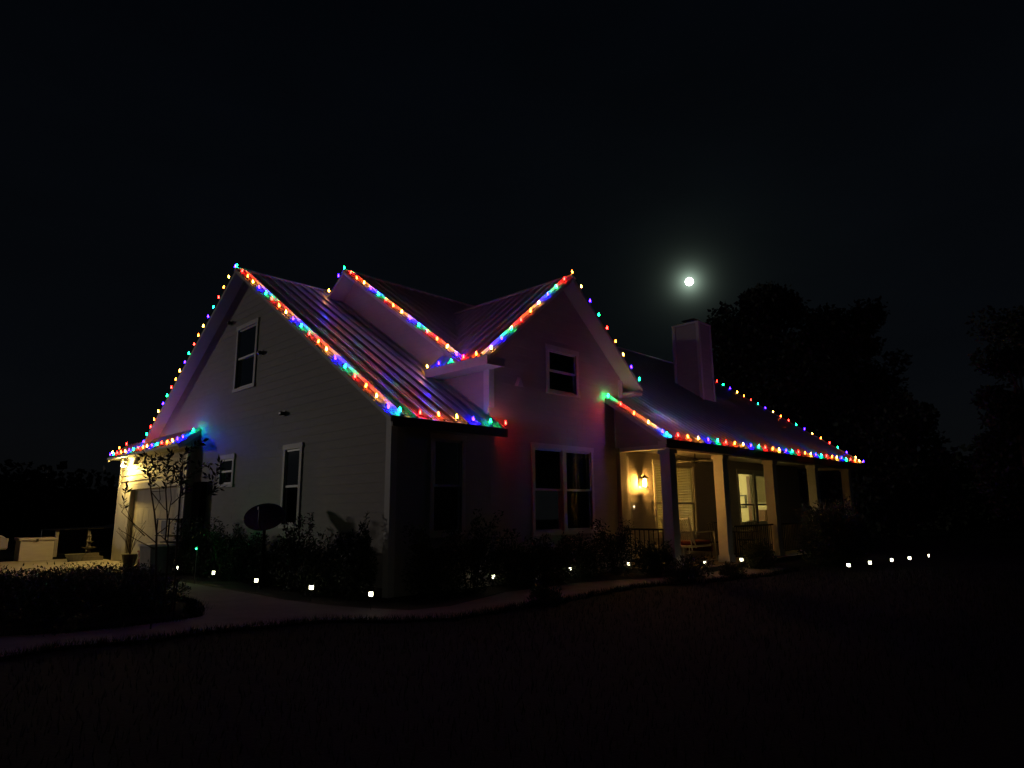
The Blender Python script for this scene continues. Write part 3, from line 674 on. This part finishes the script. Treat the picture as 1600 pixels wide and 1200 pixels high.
# ------------------------------------------------------------------ satellite dish
dx, dy, dz = -.75, 3.15, 1.39
sdh = empty('satellite_dish', (dx, dy, G), 'dark oval satellite dish on a thin pole in the shrub bed', 'satellite dish')
MB().tube([(dx, dy, G), (dx, dy, 1.25)], .026).build('pole', DULL, sdh)
dm = MB(); ax = Vector((-.45, -.60, .75)).normalized(); sx = ax.cross(Vector((0, 0, 1))).normalized(); sy = sx.cross(ax).normalized()
ctr = Vector((dx, dy, dz)); nr, ns = 7, 28
rings = []
for i in range(nr+1):
    r_ = i/nr; rings.append([len(dm.v)+k for k in range(ns)])
    for k in range(ns):
        q = 2*math.pi*k/ns; dm.v.append(tuple(ctr+sx*.385*r_*math.cos(q)+sy*.37*r_*math.sin(q)+ax*(.11*r_*r_)))
for i in range(nr):
    for k in range(ns): j = (k+1) % ns; dm.f.append((rings[i][k], rings[i][j], rings[i+1][j], rings[i+1][k]))
do = dm.build('reflector', mat('dish_paint', (.045, .045, .045), .6, var=.2), sdh, smooth=True)
so_ = do.modifiers.new('thickness', 'SOLIDIFY'); so_.thickness = .006
MB().tube([ctr-sy*.34+ax*.1, ctr-sy*.40+ax*.4, ctr-sy*.22+ax*.55], .013).build('feed_arm', DARKM, sdh)
MB().box(*(v_ for c_ in (ctr-sy*.22+ax*.55) for v_ in (c_-.03, c_+.03))).build('receiver', DARKM, sdh)
MB().tube([(dx, dy, 1.22), tuple(ctr+ax*.0)], .04).build('bracket', DARKM, sdh)

# ------------------------------------------------------------------ plants
def leaf(mb, p, d, size, wd=.36):
    d = d.normalized(); s = d.cross(Vector((random.uniform(-1, 1), random.uniform(-1, 1), random.uniform(.2, 1)))).normalized()*size*wd/2
    n = d.cross(s).normalized()*size*.08
    k = len(mb.v); mb.v += [tuple(p), tuple(p+d*size*.45+s+n), tuple(p+d*size), tuple(p+d*size*.45-s+n)]
    mb.f += [(k, k+1, k+2), (k, k+2, k+3)]
def rv(): 
    while 1:
        v_ = Vector((random.uniform(-1, 1), random.uniform(-1, 1), random.uniform(-1, 1)))
        if 0.05 < v_.length < 1: return v_
def shrub(x, y, r, h, label, n=700, size=.075, dense=1., group='dark shrubs round the house', stems=9, airy=0):
    t = empty('shrub', (x, y, G), label, 'shrub', group)
    st = MB(); lf = MB(); tips = []
    for i in range(stems):
        q = random.uniform(0, 6.28); rr = r*random.uniform(.25, .95); hh = h*random.uniform(.65, 1.08)
        p0 = Vector((x+random.uniform(-.08, .08), y+random.uniform(-.08, .08), G)); p3 = Vector((x+rr*math.cos(q), y+rr*math.sin(q), G+hh))
        p1 = p0.lerp(p3, .4)+Vector((0, 0, .12*h)); p2 = p0.lerp(p3, .75)+rv()*.06+Vector((0, 0, .06*h))
        st.tube([p0, p1, p2, p3], [.012, .009, .006, .003], 4); tips.append((p1, p2, p3))
    for i in range(n):
        a, b_, c = random.choice(tips); u = random.random()
        p = a.lerp(b_, u*2) if u < .5 else b_.lerp(c, u*2-1)
        p = p+rv()*r*(.42 if not airy else .2)*(1.1-u*.6)
        if i % 5 < 3:
            v_ = rv(); p = Vector((x+v_.x*r*.95, y+v_.y*r*.95, G+h*(.36+.38*v_.z)+.05*math.sin(9*v_.x+5*v_.y)))
        p.z = max(G+.04, p.z)
        leaf(lf, p, Vector((p.x-x, p.y-y, .25))*1.0+rv()*.7, size*random.uniform(.6, 1.3))
    st.build('stems', BARK, t, raw=1); lf.build('foliage', LEAFD, t, raw=1)
    return t
SH = [(-.50, 7.7, .40, 1.15, 'leafy shrub below the dark utility box beside the garage'), (-.5, 6.7, .45, 1.3, 'shrub against the siding left of the tall lower window'),
      (-.5, 5.6, .45, 1.15, 'round shrub below the small square window'), (-.42, 4.6, .42, 1.0, 'low shrub left of the satellite dish pole'),
      (-.5, 3.5, .4, .85, 'low shrub behind the satellite dish pole'), (-.45, 2.35, .45, 1.35, 'airy shrub with high sprigs right of the satellite dish'),
      (-.55, 1.3, .48, 1.05, 'broad shrub on the left wall short of the house corner'), (-.42, .35, .34, 1.35, 'tall sprig shrub at the house corner trim'),
      (.6, -.5, .5, 1.15, 'shrub under the narrow front window, left side'), (1.5, -.45, .5, 1.3, 'thick shrub rising before the narrow front window'),
      (2.6, -.45, .5, 1.0, 'low shrub between the two front windows'), (3.5, -.5, .48, .95, 'shrub below the left pane of the double window'),
      (4.6, -.5, .5, .9, 'low shrub below the right pane of the double window'), (5.75, -.55, .5, 1.2, 'tall shrub beside the left end of the porch'),
      (6.2, -1.35, .42, .75, 'small round shrub at the foot of the porch corner post'), (9.2, -2.35, .4, .65, 'small bush before the second porch post')]
for i, (x, y, r, h, lb) in enumerate(SH): shrub(x, y, r*1.1, h, lb, n=3400, size=.07, stems=13, airy=(i in (5, 7)))
HB = [(-4.4, 1.9, 'near'), (-3.6, 1.9, 'c'), (-2.9, 2.4, ''), (-3.3, 3.2, ''), (-4.3, 3.1, ''), (-5.1, 2.6, ''), (-2.75, 3.9, ''), (-3.7, 4.3, ''), (-4.7, 4.4, ''), (-2.8, 5.4, ''), (-3.6, 5.8, ''), (-5.6, 3.9, ''), (-2.9, 7.2, ''), (-4.4, 6.4, '')]
HL = ['bush in the left bed with a path edge in front of it', 'bush at the foot of the bare stemmed sapling', 'rightmost bush of the left bed beside the path fork', 'bush just behind the sapling stems', 'bush in the middle of the left bed', 'leftmost front bush of the left bed', 'bush in front of the grey bin by the garage', 'bush in the second row of the left bed', 'bush in the left bed below the distant shed', 'bush against the bright strip of driveway', 'back bush of the left bed below the driveway', 'bush at the left edge of the picture', 'small bush nearest the lit driveway', 'bush below the pale storage chest']
for (x, y, _), lb in zip(HB, HL): shrub(x, y, .55, max(.24, 1.44-.078*math.hypot(x+6.77, y+9.63))*random.uniform(1.0, 1.3)+.09, lb, n=2600, size=.055, group='dark bushes in the left bed')
for x, y, r, h, lb in ((1.45, -2.3, .30, .26, 'low tuft overhanging the lawn edge of the path below the double window'), (5.5, -2.35, .38, .42, 'small bush over the path left of the porch entrance'), (6.4, -2.2, .40, .48, 'small bush in front of the porch corner post'), (7.0, -2.75, .30, .30, 'low tuft where the path meets the porch walk')):
    shrub(x, y, r, h, lb, n=1300, size=.055)
shrub(12.7, -3.0, .95, 1.55, 'tall dark bush hiding the foot of the fourth porch post', n=15000, size=.09, stems=22)
shrub(11.6, -2.9, .55, .8, 'low dark bush before the porch railing', n=1100, size=.08)

STEMS= [[[-3.1, 1.35, 0.08],[-3.1, 1.35, 0.52], [-3.12, 1.29, 0.8], [-3.15, 1.23, 1.07], [-3.21, 1.19, 1.16], [-3.23, 1.13, 1.47], [-3.3, 1.09, 1.88], [-3.31, 1.02, 2.06]], [[-3.15, 1.56, 0.08],[-3.18, 1.6, 0.75], [-3.2, 1.63, 1.23], [-3.25, 1.67, 1.57], [-3.31, 1.71, 1.88], [-3.35, 1.74, 2.11], [-3.4, 1.77, 2.31]], [[-3.0, 1.31, 0.08],[-2.98, 1.31, 0.61], [-3.01, 1.31, 1.25], [-3.02, 1.29, 1.71], [-3.02, 1.28, 1.99], [-3.03, 1.26, 2.15], [-3.03, 1.25, 2.3]], [[-2.87, 1.4, 0.69], [-2.95, 1.34, 1.03], [-3.02, 1.28, 1.25]], [[-3.21, 1.59, 1.1], [-3.49, 1.58, 1.34], [-3.74, 1.55, 1.57]], [[-3.25, 1.5, 1.01], [-3.5, 1.58, 1.16], [-3.74, 1.65, 1.33]], [[-3.39, 1.55, 1.21], [-3.53, 1.61, 1.36], [-3.7, 1.68, 1.72]], [[-3.05, 1.54, 1.1], [-3.11, 1.68, 1.19], [-3.13, 1.8, 1.23]], [[-2.99, 1.38, 1.25], [-2.88, 1.38, 1.45], [-2.76, 1.37, 1.58]], [[-3.09, 1.54, 1.45], [-3.08, 1.48, 1.76], [-3.12, 1.45, 1.96]], [[-3.28, 1.38, 1.23], [-3.11, 1.45, 1.35], [-2.94, 1.51, 1.54]], [[-3.31, 1.49, 1.57], [-3.26, 1.42, 1.76], [-3.3, 1.39, 1.95]], [[-3.32, 1.68, 1.88], [-3.12, 1.63, 1.62], [-3.06, 1.63, 1.57]], [[-3.08, 1.46, 1.68], [-2.92, 1.48, 1.84], [-2.81, 1.51, 1.92]]]
TWIGS= [[[-3.44, 1.44, 2.07], [-3.47, 1.5, 2.23], [-3.57, 1.58, 2.38]], [[-3.41, 1.54, 2.08], [-3.37, 1.42, 2.23], [-3.49, 1.36, 2.41], [-3.6, 1.29, 2.42]], [[-3.31, 1.6, 2.24], [-3.25, 1.69, 2.36], [-3.26, 1.8, 2.41]], [[-3.39, 1.48, 1.94], [-3.35, 1.5, 2.06], [-3.29, 1.52, 2.17], [-3.25, 1.54, 2.22]], [[-3.19, 1.45, 1.89], [-3.18, 1.51, 2.06], [-3.15, 1.56, 2.15]], [[-3.14, 1.57, 2.11], [-3.2, 1.51, 2.37], [-3.31, 1.48, 2.44]], [[-3.17, 1.61, 2.38], [-3.07, 1.62, 2.43], [-3.1, 1.67, 2.5]], [[-2.98, 1.5, 1.95], [-2.95, 1.57, 2.18], [-3.04, 1.68, 2.3], [-2.98, 1.74, 2.34]], [[-2.99, 1.42, 1.95], [-2.94, 1.47, 2.06], [-2.86, 1.51, 2.11], [-2.75, 1.53, 2.19], [-2.65, 1.57, 2.31], [-2.51, 1.58, 2.35], [-2.46, 1.63, 2.3]], [[-2.96, 1.55, 2.18], [-2.97, 1.46, 2.34], [-2.99, 1.36, 2.49], [-2.91, 1.23, 2.56], [-2.88, 1.12, 2.63], [-2.84, 1.0, 2.66]], [[-2.95, 1.54, 1.75], [-2.89, 1.49, 1.88], [-2.83, 1.45, 1.95]], [[-2.98, 1.44, 2.33], [-2.91, 1.32, 2.38], [-2.97, 1.25, 2.28]], [[-2.57, 1.36, 1.82], [-2.51, 1.28, 2.03], [-2.52, 1.23, 2.18], [-2.48, 1.16, 2.25], [-2.52, 1.12, 2.36]], [[-2.48, 1.38, 2.04], [-2.6, 1.37, 2.13]], [[-2.59, 1.32, 1.82], [-2.49, 1.26, 1.92], [-2.43, 1.21, 1.95]], [[-3.68, 1.69, 1.62], [-3.7, 1.62, 1.78], [-3.71, 1.55, 1.94]], [[-3.13, 1.39, 2.28], [-3.02, 1.42, 2.08], [-3.09, 1.5, 2.04]], [[-2.98, 1.52, 2.22], [-3.03, 1.56, 2.18], [-3.05, 1.58, 2.09]], [[-2.91, 1.55, 2.07], [-2.87, 1.46, 2.0], [-2.94, 1.41, 1.92]]]
sap = empty('sapling', (-3.1, 1.4, G), 'slender many stemmed sapling with sparse pointed leaves in the left bed', 'tree')
for i, s in enumerate(STEMS):
    big = .017 if i < 3 else .009
    MB().tube(s, [big*(1-.55*k/(len(s)-1)) for k in range(len(s))], 6).build('trunk' if i < 3 else 'branch', BARK, sap)
tw = MB(); lf = MB()
stemtips = [Vector(p) for s in STEMS for p in s[2:]]
for tpl in TWIGS:
    t = [Vector(p) for p in tpl]
    near = min(stemtips, key=lambda q: (q-t[0]).length + (2 if q.z > t[0].z else 0))
    tt = [near]+t
    tw.tube(tt, [.006]+[.0045*(1-.5*k/len(t)) for k in range(len(t))], 4)
    for a, b_ in zip(t, t[1:]):
        L = (b_-a).length; k = max(2, int(L/.030)); d = (b_-a).normalized()
        for i in range(k):
            p = a.lerp(b_, (i+random.random()*.5)/k); side = d.cross(rv()).normalized()
            for sg in (1, -1):
                if random.random() < .85: leaf(lf, p, d*.8+side*sg*.8+Vector((0, 0, -.1)), random.uniform(.075, .125), .36)
    leaf(lf, t[-1], (t[-1]-t[-2]), .12, .34)
tw.build('twigs', BARK, sap, raw=1); lf.build('foliage', LEAFS, sap, raw=1)
for (x, y), lb in (((-3.72, -.1), 'left thin dark garden stake at the path edge'), ((-3.2, .62), 'right thin dark garden stake at the path edge')):
    s = MB().tube([(x, y, G), (x+.01, y, .62)], .010, 5).build('garden_stake', DARKM); tag(s, lb, 'stake', 'thin garden stakes by the path')

def tree(x, y, crown, label, n=520, leafs=.26, trunk_r=.35, group=None, name='tree'):
    t = empty(name, (x, y, G), label, 'tree', group)
    top = max(c[2] for c in crown); tk = MB()
    P0 = Vector((x, y, G)); tp = [P0, Vector((x+.1, y-.1, top*.25)), Vector((x-.1, y+.1, top*.5)), Vector((x+.05, y, top*.8))]
    tk.tube(tp, [trunk_r, trunk_r*.8, trunk_r*.55, trunk_r*.2], 8); tk.build('trunk', BARK, t)
    lm = MB(); cr = MB()
    for cx_, cy_, cz_, r_ in crown:
        c = Vector((cx_, cy_, cz_)); s = tp[1].lerp(tp[3], min(1, max(0, (cz_*.6-tp[1].z)/(tp[3].z-tp[1].z+.01))))
        lm.tube([s, s.lerp(c, .5)+rv()*.3, c], [trunk_r*.3, trunk_r*.18, .03], 5)
        m = int(n*r_*r_)
        subs = [c+rv()*r_*.85 for _ in range(max(5, int(6*r_)))]
        for i in range(m):
            q = random.choice(subs); p = q+rv()*r_*.42
            if p.z < .2: continue
            leaf(cr, p, rv(), leafs*random.uniform(.6, 1.4), .7)
    lm.build('limbs', BARK, t, raw=1); cr.build('crown', LEAFT, t, raw=1); return t
TA = [[29.76, 6.67, 12.49, 2.38], [30.4, 5.16, 13.08, 2.11], [29.46, 7.33, 9.83, 2.11], [30.72, 4.32, 11.42, 2.3], [31.25, 2.79, 10.84, 1.92], [30.13, 5.81, 8.55, 3.07], [31.18, 3.01, 8.29, 2.68], [31.82, 0.91, 11.31, 1.46], [31.81, 0.93, 9.5, 1.73], [30.66, 4.47, 5.51, 3.45], [31.61, 1.64, 6.73, 2.3], [31.89, 0.63, 8.04, 1.07], [29.75, 6.68, 5.26, 2.68], [31.15, 3.11, 3.67, 3.45], [30.02, 6.07, 14.0, 1.15]]
TB = [[30.12, -0.51, 5.68, 1.53], [30.29, -1.24, 6.27, 1.09], [30.0, -0.04, 3.78, 2.19], [30.33, -1.43, 4.34, 1.46], [30.38, -1.65, 2.78, 1.46], [30.14, -0.61, 1.57, 2.19], [29.79, 0.72, 1.58, 2.19], [30.55, -2.5, 2.44, 0.8]]
TC = [[23.06, -6.47, 6.84, 1.29], [23.12, -7.13, 7.69, 1.73], [23.01, -6.02, 5.46, 1.04], [23.04, -6.31, 4.02, 1.44], [23.01, -6.01, 6.91, 0.58], [22.99, -5.86, 2.66, 1.44], [22.95, -5.54, 3.84, 0.69]]
TD = [[42.38, -0.45, 1.54, 2.4], [42.59, -1.68, 1.14, 1.92], [42.09, 1.0, 0.9, 2.4], [42.78, -2.92, 1.13, 2.4], [42.57, -1.55, 2.69, 1.05]]
tree(30.5, 4.5, TA, 'huge black tree crown rising behind the chimney and porch roof')
tree(30.2, -.6, TB, 'lower dark tree right of the huge crown', trunk_r=.22)
tree(23.05, -6.3, TC, 'dark tree cut off by the right edge of the picture', n=1000, leafs=.17, trunk_r=.25)
tree(42.4, -.9, TD, 'low dark tree far off between the two bigger dark trees', leafs=.3, trunk_r=.2, n=150)
# far tree line on the left and round the horizon
tl_ = MB()
for i in range(260):
    a = R(random.uniform(-8, 118)); d = random.uniform(75, 110); hh = random.uniform(3.5, 7.5)*(1+.25*math.sin(a*9))
    c = Vector((-6.8+d*math.cos(a), -9.6+d*math.sin(a), 0))
    for k in range(330):
        v_ = rv(); p = c+Vector((v_.x*4.0, v_.y*4.0, hh*.5+v_.z*hh*.5)); leaf(tl_, p, rv(), random.uniform(.45, .9), .8)
tl_.build('far_woods', LEAFT, kind='stuff', raw=1)

# grass blades along the near lawn
gr = MB()
for i in range(26000):
    x = random.uniform(-7.5, 12); y = random.uniform(-8.5, 1.5)
    yy = -1.0 if x < -1.5 else -2.4
    if x > 4: yy = -2.9
    if y > yy+.04+.07*math.sin(x*7)+.03*math.sin(x*23) and not (x < -3 and y > 1.0): continue
    h = random.uniform(.04, .10); q = random.uniform(0, 6.28); k = len(gr.v)
    gr.v += [(x, y, G-.01), (x+.008*math.cos(q), y+.008*math.sin(q), G-.01), (x+random.uniform(-.03, .03), y+random.uniform(-.03, .03), G+h)]; gr.f.append((k, k+1, k+2))
for (ax_, ay_), (bx_, by_) in list(zip(outer[:16], outer[1:16]))+list(zip(outer[17:24], outer[18:25])):
    L = math.hypot(bx_-ax_, by_-ay_)
    for i in range(int(L*420)):
        u = random.random(); j = random.gauss(0, .05)*(1+.8*math.sin((ax_+u*(bx_-ax_))*9)); nx_, ny_ = (by_-ay_)/L, -(bx_-ax_)/L
        x = ax_+u*(bx_-ax_)+nx_*j; y = ay_+u*(by_-ay_)+ny_*j; h = random.uniform(.05, .12); q = random.uniform(0, 6.28); k = len(gr.v)
        gr.v += [(x, y, G), (x+.010*math.cos(q), y+.010*math.sin(q), G), (x+random.uniform(-.06, .06), y+random.uniform(-.06, .06), G+h)]; gr.f.append((k, k+1, k+2))
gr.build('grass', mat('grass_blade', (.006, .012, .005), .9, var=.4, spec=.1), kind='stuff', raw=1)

# ------------------------------------------------------------------ porch furniture
gl = empty('glider_bench', (8.9, -.55, .19), 'white framed porch glider with slatted back and red cushion', 'glider bench')
def at(x, y, z): return (x, y, z)
WH = WHITE
ga, gb = -.95, -.15
MB().box(8.55, 9.62, ga+.04, gb-.04, .56, .61).build('seat', WH, gl)
MB().box(8.62, 9.60, ga+.05, gb-.05, .612, .72).build('cushion', REDC, gl, bevel=.03)
MB().box(9.58, 9.64, ga+.03, gb-.03, .42, .60).build('seat_apron', REDC, gl)
bk = empty('backrest', (0, 0, 0), parent=gl)
for i in range(14):
    y = ga+.04+i*(gb-ga-.08)/13
    MB().bar((8.66, y, .70), (8.43, y, 1.25), .022, .012, (1, 0, .4)).build('slat', WH, bk)
MB().tube([(8.42, ga-.02, 1.28), (8.42, gb+.02, 1.28)], .017).build('top_rail', WH, bk)
MB().tube([(8.67, ga, .68), (8.67, gb, .68)], .015).build('bottom_rail', WH, bk)
for y in (ga, gb):
    MB().tube([(8.72, y, .55), (8.40, y, 1.33)], .018).build('back_post', WH, gl)
    MB().tube([(8.76, y, .80), (8.74, y, .94), (9.70, y, .94), (9.74, y, .5), (9.78, y, .22)], .018).build('armrest', WH, gl)
    MB().tube([(7.95, y, .94), (8.46, y, .94), (8.52, y, .5)], .016).build('rear_arm', WH, gl)
    MB().tube([(7.75, y, .45), (7.75, y, .62), (8.5, y, .62)], .016).build('rear_rail', WH, gl)
    for x in (8.1, 8.38): MB().tube([(x, y, .24), (x, y, .60)], .013).build('upright', WH, gl)
    MB().tube([(7.72, y, .22), (8.75, y, .215), (9.85, y, .215)], .018).build('runner', WH, gl)
tb = empty('patio_table', (11.4, -.7, .19), 'dark metal patio table behind the porch railing', 'table')
MB().lathe((11.4, -.7, .86), [(.45, 0), (.46, .015), (.45, .03)], 24).build('top', DARKM, tb)
for k in range(4):
    q = math.pi/2*k+.4; MB().tube([(11.4+.1*math.cos(q), -.7+.1*math.sin(q), .86), (11.4+.12*math.cos(q), -.7+.12*math.sin(q), .5), (11.4+.36*math.cos(q), -.7+.36*math.sin(q), .2)], .016).build('leg', DARKM, tb)
for cx_, lb in ((10.55, 'left dark metal patio chair behind the porch railing'), (12.25, 'right dark metal patio chair behind the porch railing')):
    c = empty('patio_chair', (cx_, -.7, .19), lb, 'chair', 'dark patio chairs on the porch')
    MB().box(cx_-.22, cx_+.22, -.92, -.48, .60, .64).build('seat', DARKM, c)
    sg = -1 if cx_ < 11.4 else 1
    b_ = MB()
    for k in range(7):
        y = -.90+k*.068; b_.tube([(cx_+sg*.21, y, .64), (cx_+sg*.30, y, 1.10+.06*math.sin(k/6*math.pi))], .007, 5)
    b_.tube([(cx_+sg*.30, -.92+.44*k/8, 1.10+.06*math.sin(k/8*math.pi)) for k in range(9)], .014, 6).build('backrest', DARKM, c)
    for x in (-.2, .2):
        for y in (-.9, -.5): MB().tube([(cx_+x, y, .19), (cx_+x*.9, y, .60)], .013).build('leg', DARKM, c)
    MB().tube([(cx_-.22, -.93, .64), (cx_-.2, -.93, .86), (cx_+.2, -.93, .86)], .012).build('armrest', DARKM, c)

# ------------------------------------------------------------------ things by the garage
bn = empty('storage_bin', (-.9, 8.8, G), 'grey bin with a pale lid rim by the garage', 'bin')
MB().hexa([(-1.15, 8.35, G), (-.65, 8.35, G), (-.65, 9.05, G), (-1.15, 9.05, G), (-1.2, 8.28, .74), (-.6, 8.28, .74), (-.6, 9.12, .74), (-1.2, 9.12, .74)]).build('body', GREY, bn)
MB().box(-1.24, -.56, 8.24, 9.16, .742, .80).build('lid', WHITE, bn, bevel=.01)
cr_ = empty('cooler', (-.55, 10.3, G), 'red cooler box before the garage door', 'cooler')
MB().box(-.75, -.35, 10.1, 10.7, .08, .50).build('body', REDP, cr_, bevel=.02); MB().box(-.77, -.33, 10.08, 10.72, .502, .56).build('lid', REDP, cr_, bevel=.01); MB().tube([(-.78, 10.15, .5), (-.82, 10.4, .35), (-.78, 10.65, .5)], .01).build('handle', WHITE, cr_)
sh_ = empty('tool_rack', (-.4, 9.4, G), 'dark rack with a shelf and a folded cloth against the garage door', 'rack')
for y in (9.1, 10.0):
    for x in (-.55, -.25): MB().box(x-.015, x+.015, y-.015, y+.015, .08, 1.42).build('upright', DARKM, sh_)
for z in (.45, .95, 1.38): MB().box(-.58, -.22, 9.07, 10.03, z, z+.03).build('shelf', DARKM, sh_)
MB().box(-.595, -.582, 9.15, 9.55, 1.0, 1.37).build('cloth', BLACK, sh_); MB().hexa([(-.5, 9.2, .5), (-.3, 9.2, .5), (-.3, 9.6, .5), (-.5, 9.6, .5), (-.56, 9.12, .82), (-.24, 9.12, .82), (-.24, 9.66, .82), (-.56, 9.66, .82)]).build('basket', GREY, sh_)
pt = empty('plant_pot', (-.75, 11.4, G), 'dark flower pot with bare twigs before the garage door', 'plant pot')
MB().lathe((-.75, 11.4, .08), [(.13, 0), (.2, .32), (.22, .36)], 14).build('pot', BLACK, pt)
tg = MB()
for k in range(22):
    q = random.uniform(0, 6.28); rr = random.uniform(.05, .4); hh = random.uniform(.5, 1.0); tg.tube([(-.75, 11.4, .4), (-.75+rr*.4*math.cos(q), 11.4+rr*.4*math.sin(q), .4+hh*.6), (-.75+rr*math.cos(q), 11.4+rr*math.sin(q), .4+hh)], .005, 4)
tg.build('twigs', BARK, pt, raw=1)
gp = empty('garden_laser', (-1.2, 5.3, G), 'small green garden spot light glowing in the shrubs', 'garden light')
MB().tube([(-1.2, 5.3, G), (-1.2, 5.3, .78)], .01).build('stake', BLACK, gp); MB().lathe((-1.2, 5.3, .76), [(.03, 0), (.035, .05), (.03, .09)], 10).build('housing', BLACK, gp)
MB().lathe((-1.235, 5.27, .80), [(.004, -.014), (.014, 0), (.004, .014)], 8).build('lens', emis('green_lens_glow', (.02, 1, .25), 30), gp)
lamp('green_light', (-1.30, 5.18, .83), 1.4, (.02, 1, .22), .02)
def shed():
    t = empty('open_shed', (.6, 19.4, G), 'low open sided shed with pale posts far behind the driveway', 'shed')
    for x in (-1.0, 0.0, 1.0, 2.1): MB().box(x-.05, x+.05, 19.0, 19.1, G, 1.0).build('post', SID, t)
    MB().prism([(-1.2, 18.8, 1.0), (1.0, 18.8, 1.08), (1.9, 18.8, 1.32), (2.8, 18.8, 1.05)], (0, 2.5, 0)).build('roof', DARKM, t)
    MB().box(-1.1, 2.6, 21.0, 21.1, G, 1.0).build('back_wall', DARKM, t)
shed()
fn = empty('garden_fountain', (-.7, 15.9, G), 'small tiered garden fountain on a square base behind the driveway', 'fountain')
MB().box(-1.05, -.35, 15.55, 16.25, G, .2).box(-.95, -.45, 15.65, 16.15, .2, .3).build('base', CONC, fn)
MB().lathe((-.7, 15.9, .3), [(.08, 0), (.05, .1), (.2, .16), (.22, .19), (.05, .2), (.04, .32), (.12, .36), (.13, .38), (.03, .39), (.03, .5), (.06, .55), (.01, .62)], 14).build('tiers', CONC, fn)
pp = MB().lathe((-1.15, 15.6, G), [(.16, 0), (.26, .2), (.28, .24), (.25, .24)], 16).build('planter_bowl', GREY); tag(pp, 'wide grey planter bowl left of the garden fountain', 'planter')
cbx = empty('storage_chest', (-1.9, 17.6, G), 'pale storage chest with an overhanging lid far left beyond the driveway', 'storage chest')
MB().box(-2.35, -1.42, 17.2, 18.0, G, .72).build('body', SID, cbx); MB().box(-2.40, -1.36, 17.14, 18.06, .722, .80).build('lid', SID, cbx, bevel=.01)
MB().box(-1.95, -1.88, 17.12, 17.135, .68, .77).build('latch', DARKM, cbx)
# white car, only its front end in the frame
cx0, cyy = -2.25, 20.8
car = empty('parked_car', (cx0-1.6, cyy, G), 'white parked car cut off by the left edge of the picture', 'car')
prof_c = [(-4.3, .35), (-4.3, .75), (-4.0, .9), (-3.5, .95), (-2.9, 1.38), (-1.7, 1.42), (-.95, .98), (-.2, .86), (0, .68), (0, .35)]
CAR = mat('white_car_paint', (.7, .7, .7), .25, 0, var=.03)
MB().prism([(cx0+x, cyy-.85, z+.0) for x, z in prof_c], (0, 1.7, 0)).build('body', CAR, car, bevel=.05)
MB().prism([(cx0+x, cyy-.862, z) for x, z in ((-3.3, 1.0), (-2.85, 1.31), (-1.75, 1.34), (-1.15, 1.0))], (0, .01, 0)).build('side_window', GLASS if 0 else BLACK, car)
MB().prism([(cx0-.98, cyy-.7, 1.01), (cx0-1.62, cyy-.7, 1.40), (cx0-1.58, cyy-.7, 1.42), (cx0-.93, cyy-.7, 1.02)], (0, 1.4, 0)).build('windscreen', BLACK, car)
for x in (-3.5, -.8):
    for y in (cyy-.86, cyy+.72):
        wh_ = MB(); n0 = 18
        wh_.prism([(cx0+x+.31*math.cos(2*math.pi*k/n0), y, G+.31+.31*math.sin(2*math.pi*k/n0)) for k in range(n0)], (0, .16, 0))
        wo = wh_.build('wheel', BLACK, car)
        MB().prism([(cx0+x+.19*math.cos(2*math.pi*k/n0), y-.006, G+.31+.19*math.sin(2*math.pi*k/n0)) for k in range(n0)], (0, .01, 0)).build('rim', METALT, wo)
for y in (cyy-.78, cyy+.48): MB().box(cx0-.12, cx0+.01, y, y+.3, .62, .74).build('headlight', METALT, car, bevel=.01)
yc = empty('yucca', (-4.9, 5.6, G), 'spiky dark yucca plant at the left edge before the white car', 'plant')
ym = MB()
for k in range(46):
    q = random.uniform(0, 6.28); el = random.uniform(.3, 1.4); d = Vector((math.cos(q)*math.cos(el), math.sin(q)*math.cos(el), math.sin(el)))
    leaf(ym, Vector((-4.9, 5.6, G+.25)), d, random.uniform(.45, .75), .07)
ym.build('leaves', LEAFD, yc, raw=1); MB().lathe((-4.9, 5.6, G), [(.09, 0), (.07, .28)], 8).build('stem', BARK, yc)

# ------------------------------------------------------------------ moon
mo = MB(); mr = 600*math.tan(R(.34)); mc = Vector((-6.772, -9.627, 1.539))+MOON*600
prf = [(mr*math.sin(math.pi*k/24)+.001, -mr*math.cos(math.pi*k/24)) for k in range(25)]
moon = mo.lathe(mc, prf, 48).build('moon', emis('moon_glow', (.93, 1, .90), 12), smooth=True)
tag(moon, 'bright full moon in the haze above the chimney', 'moon')
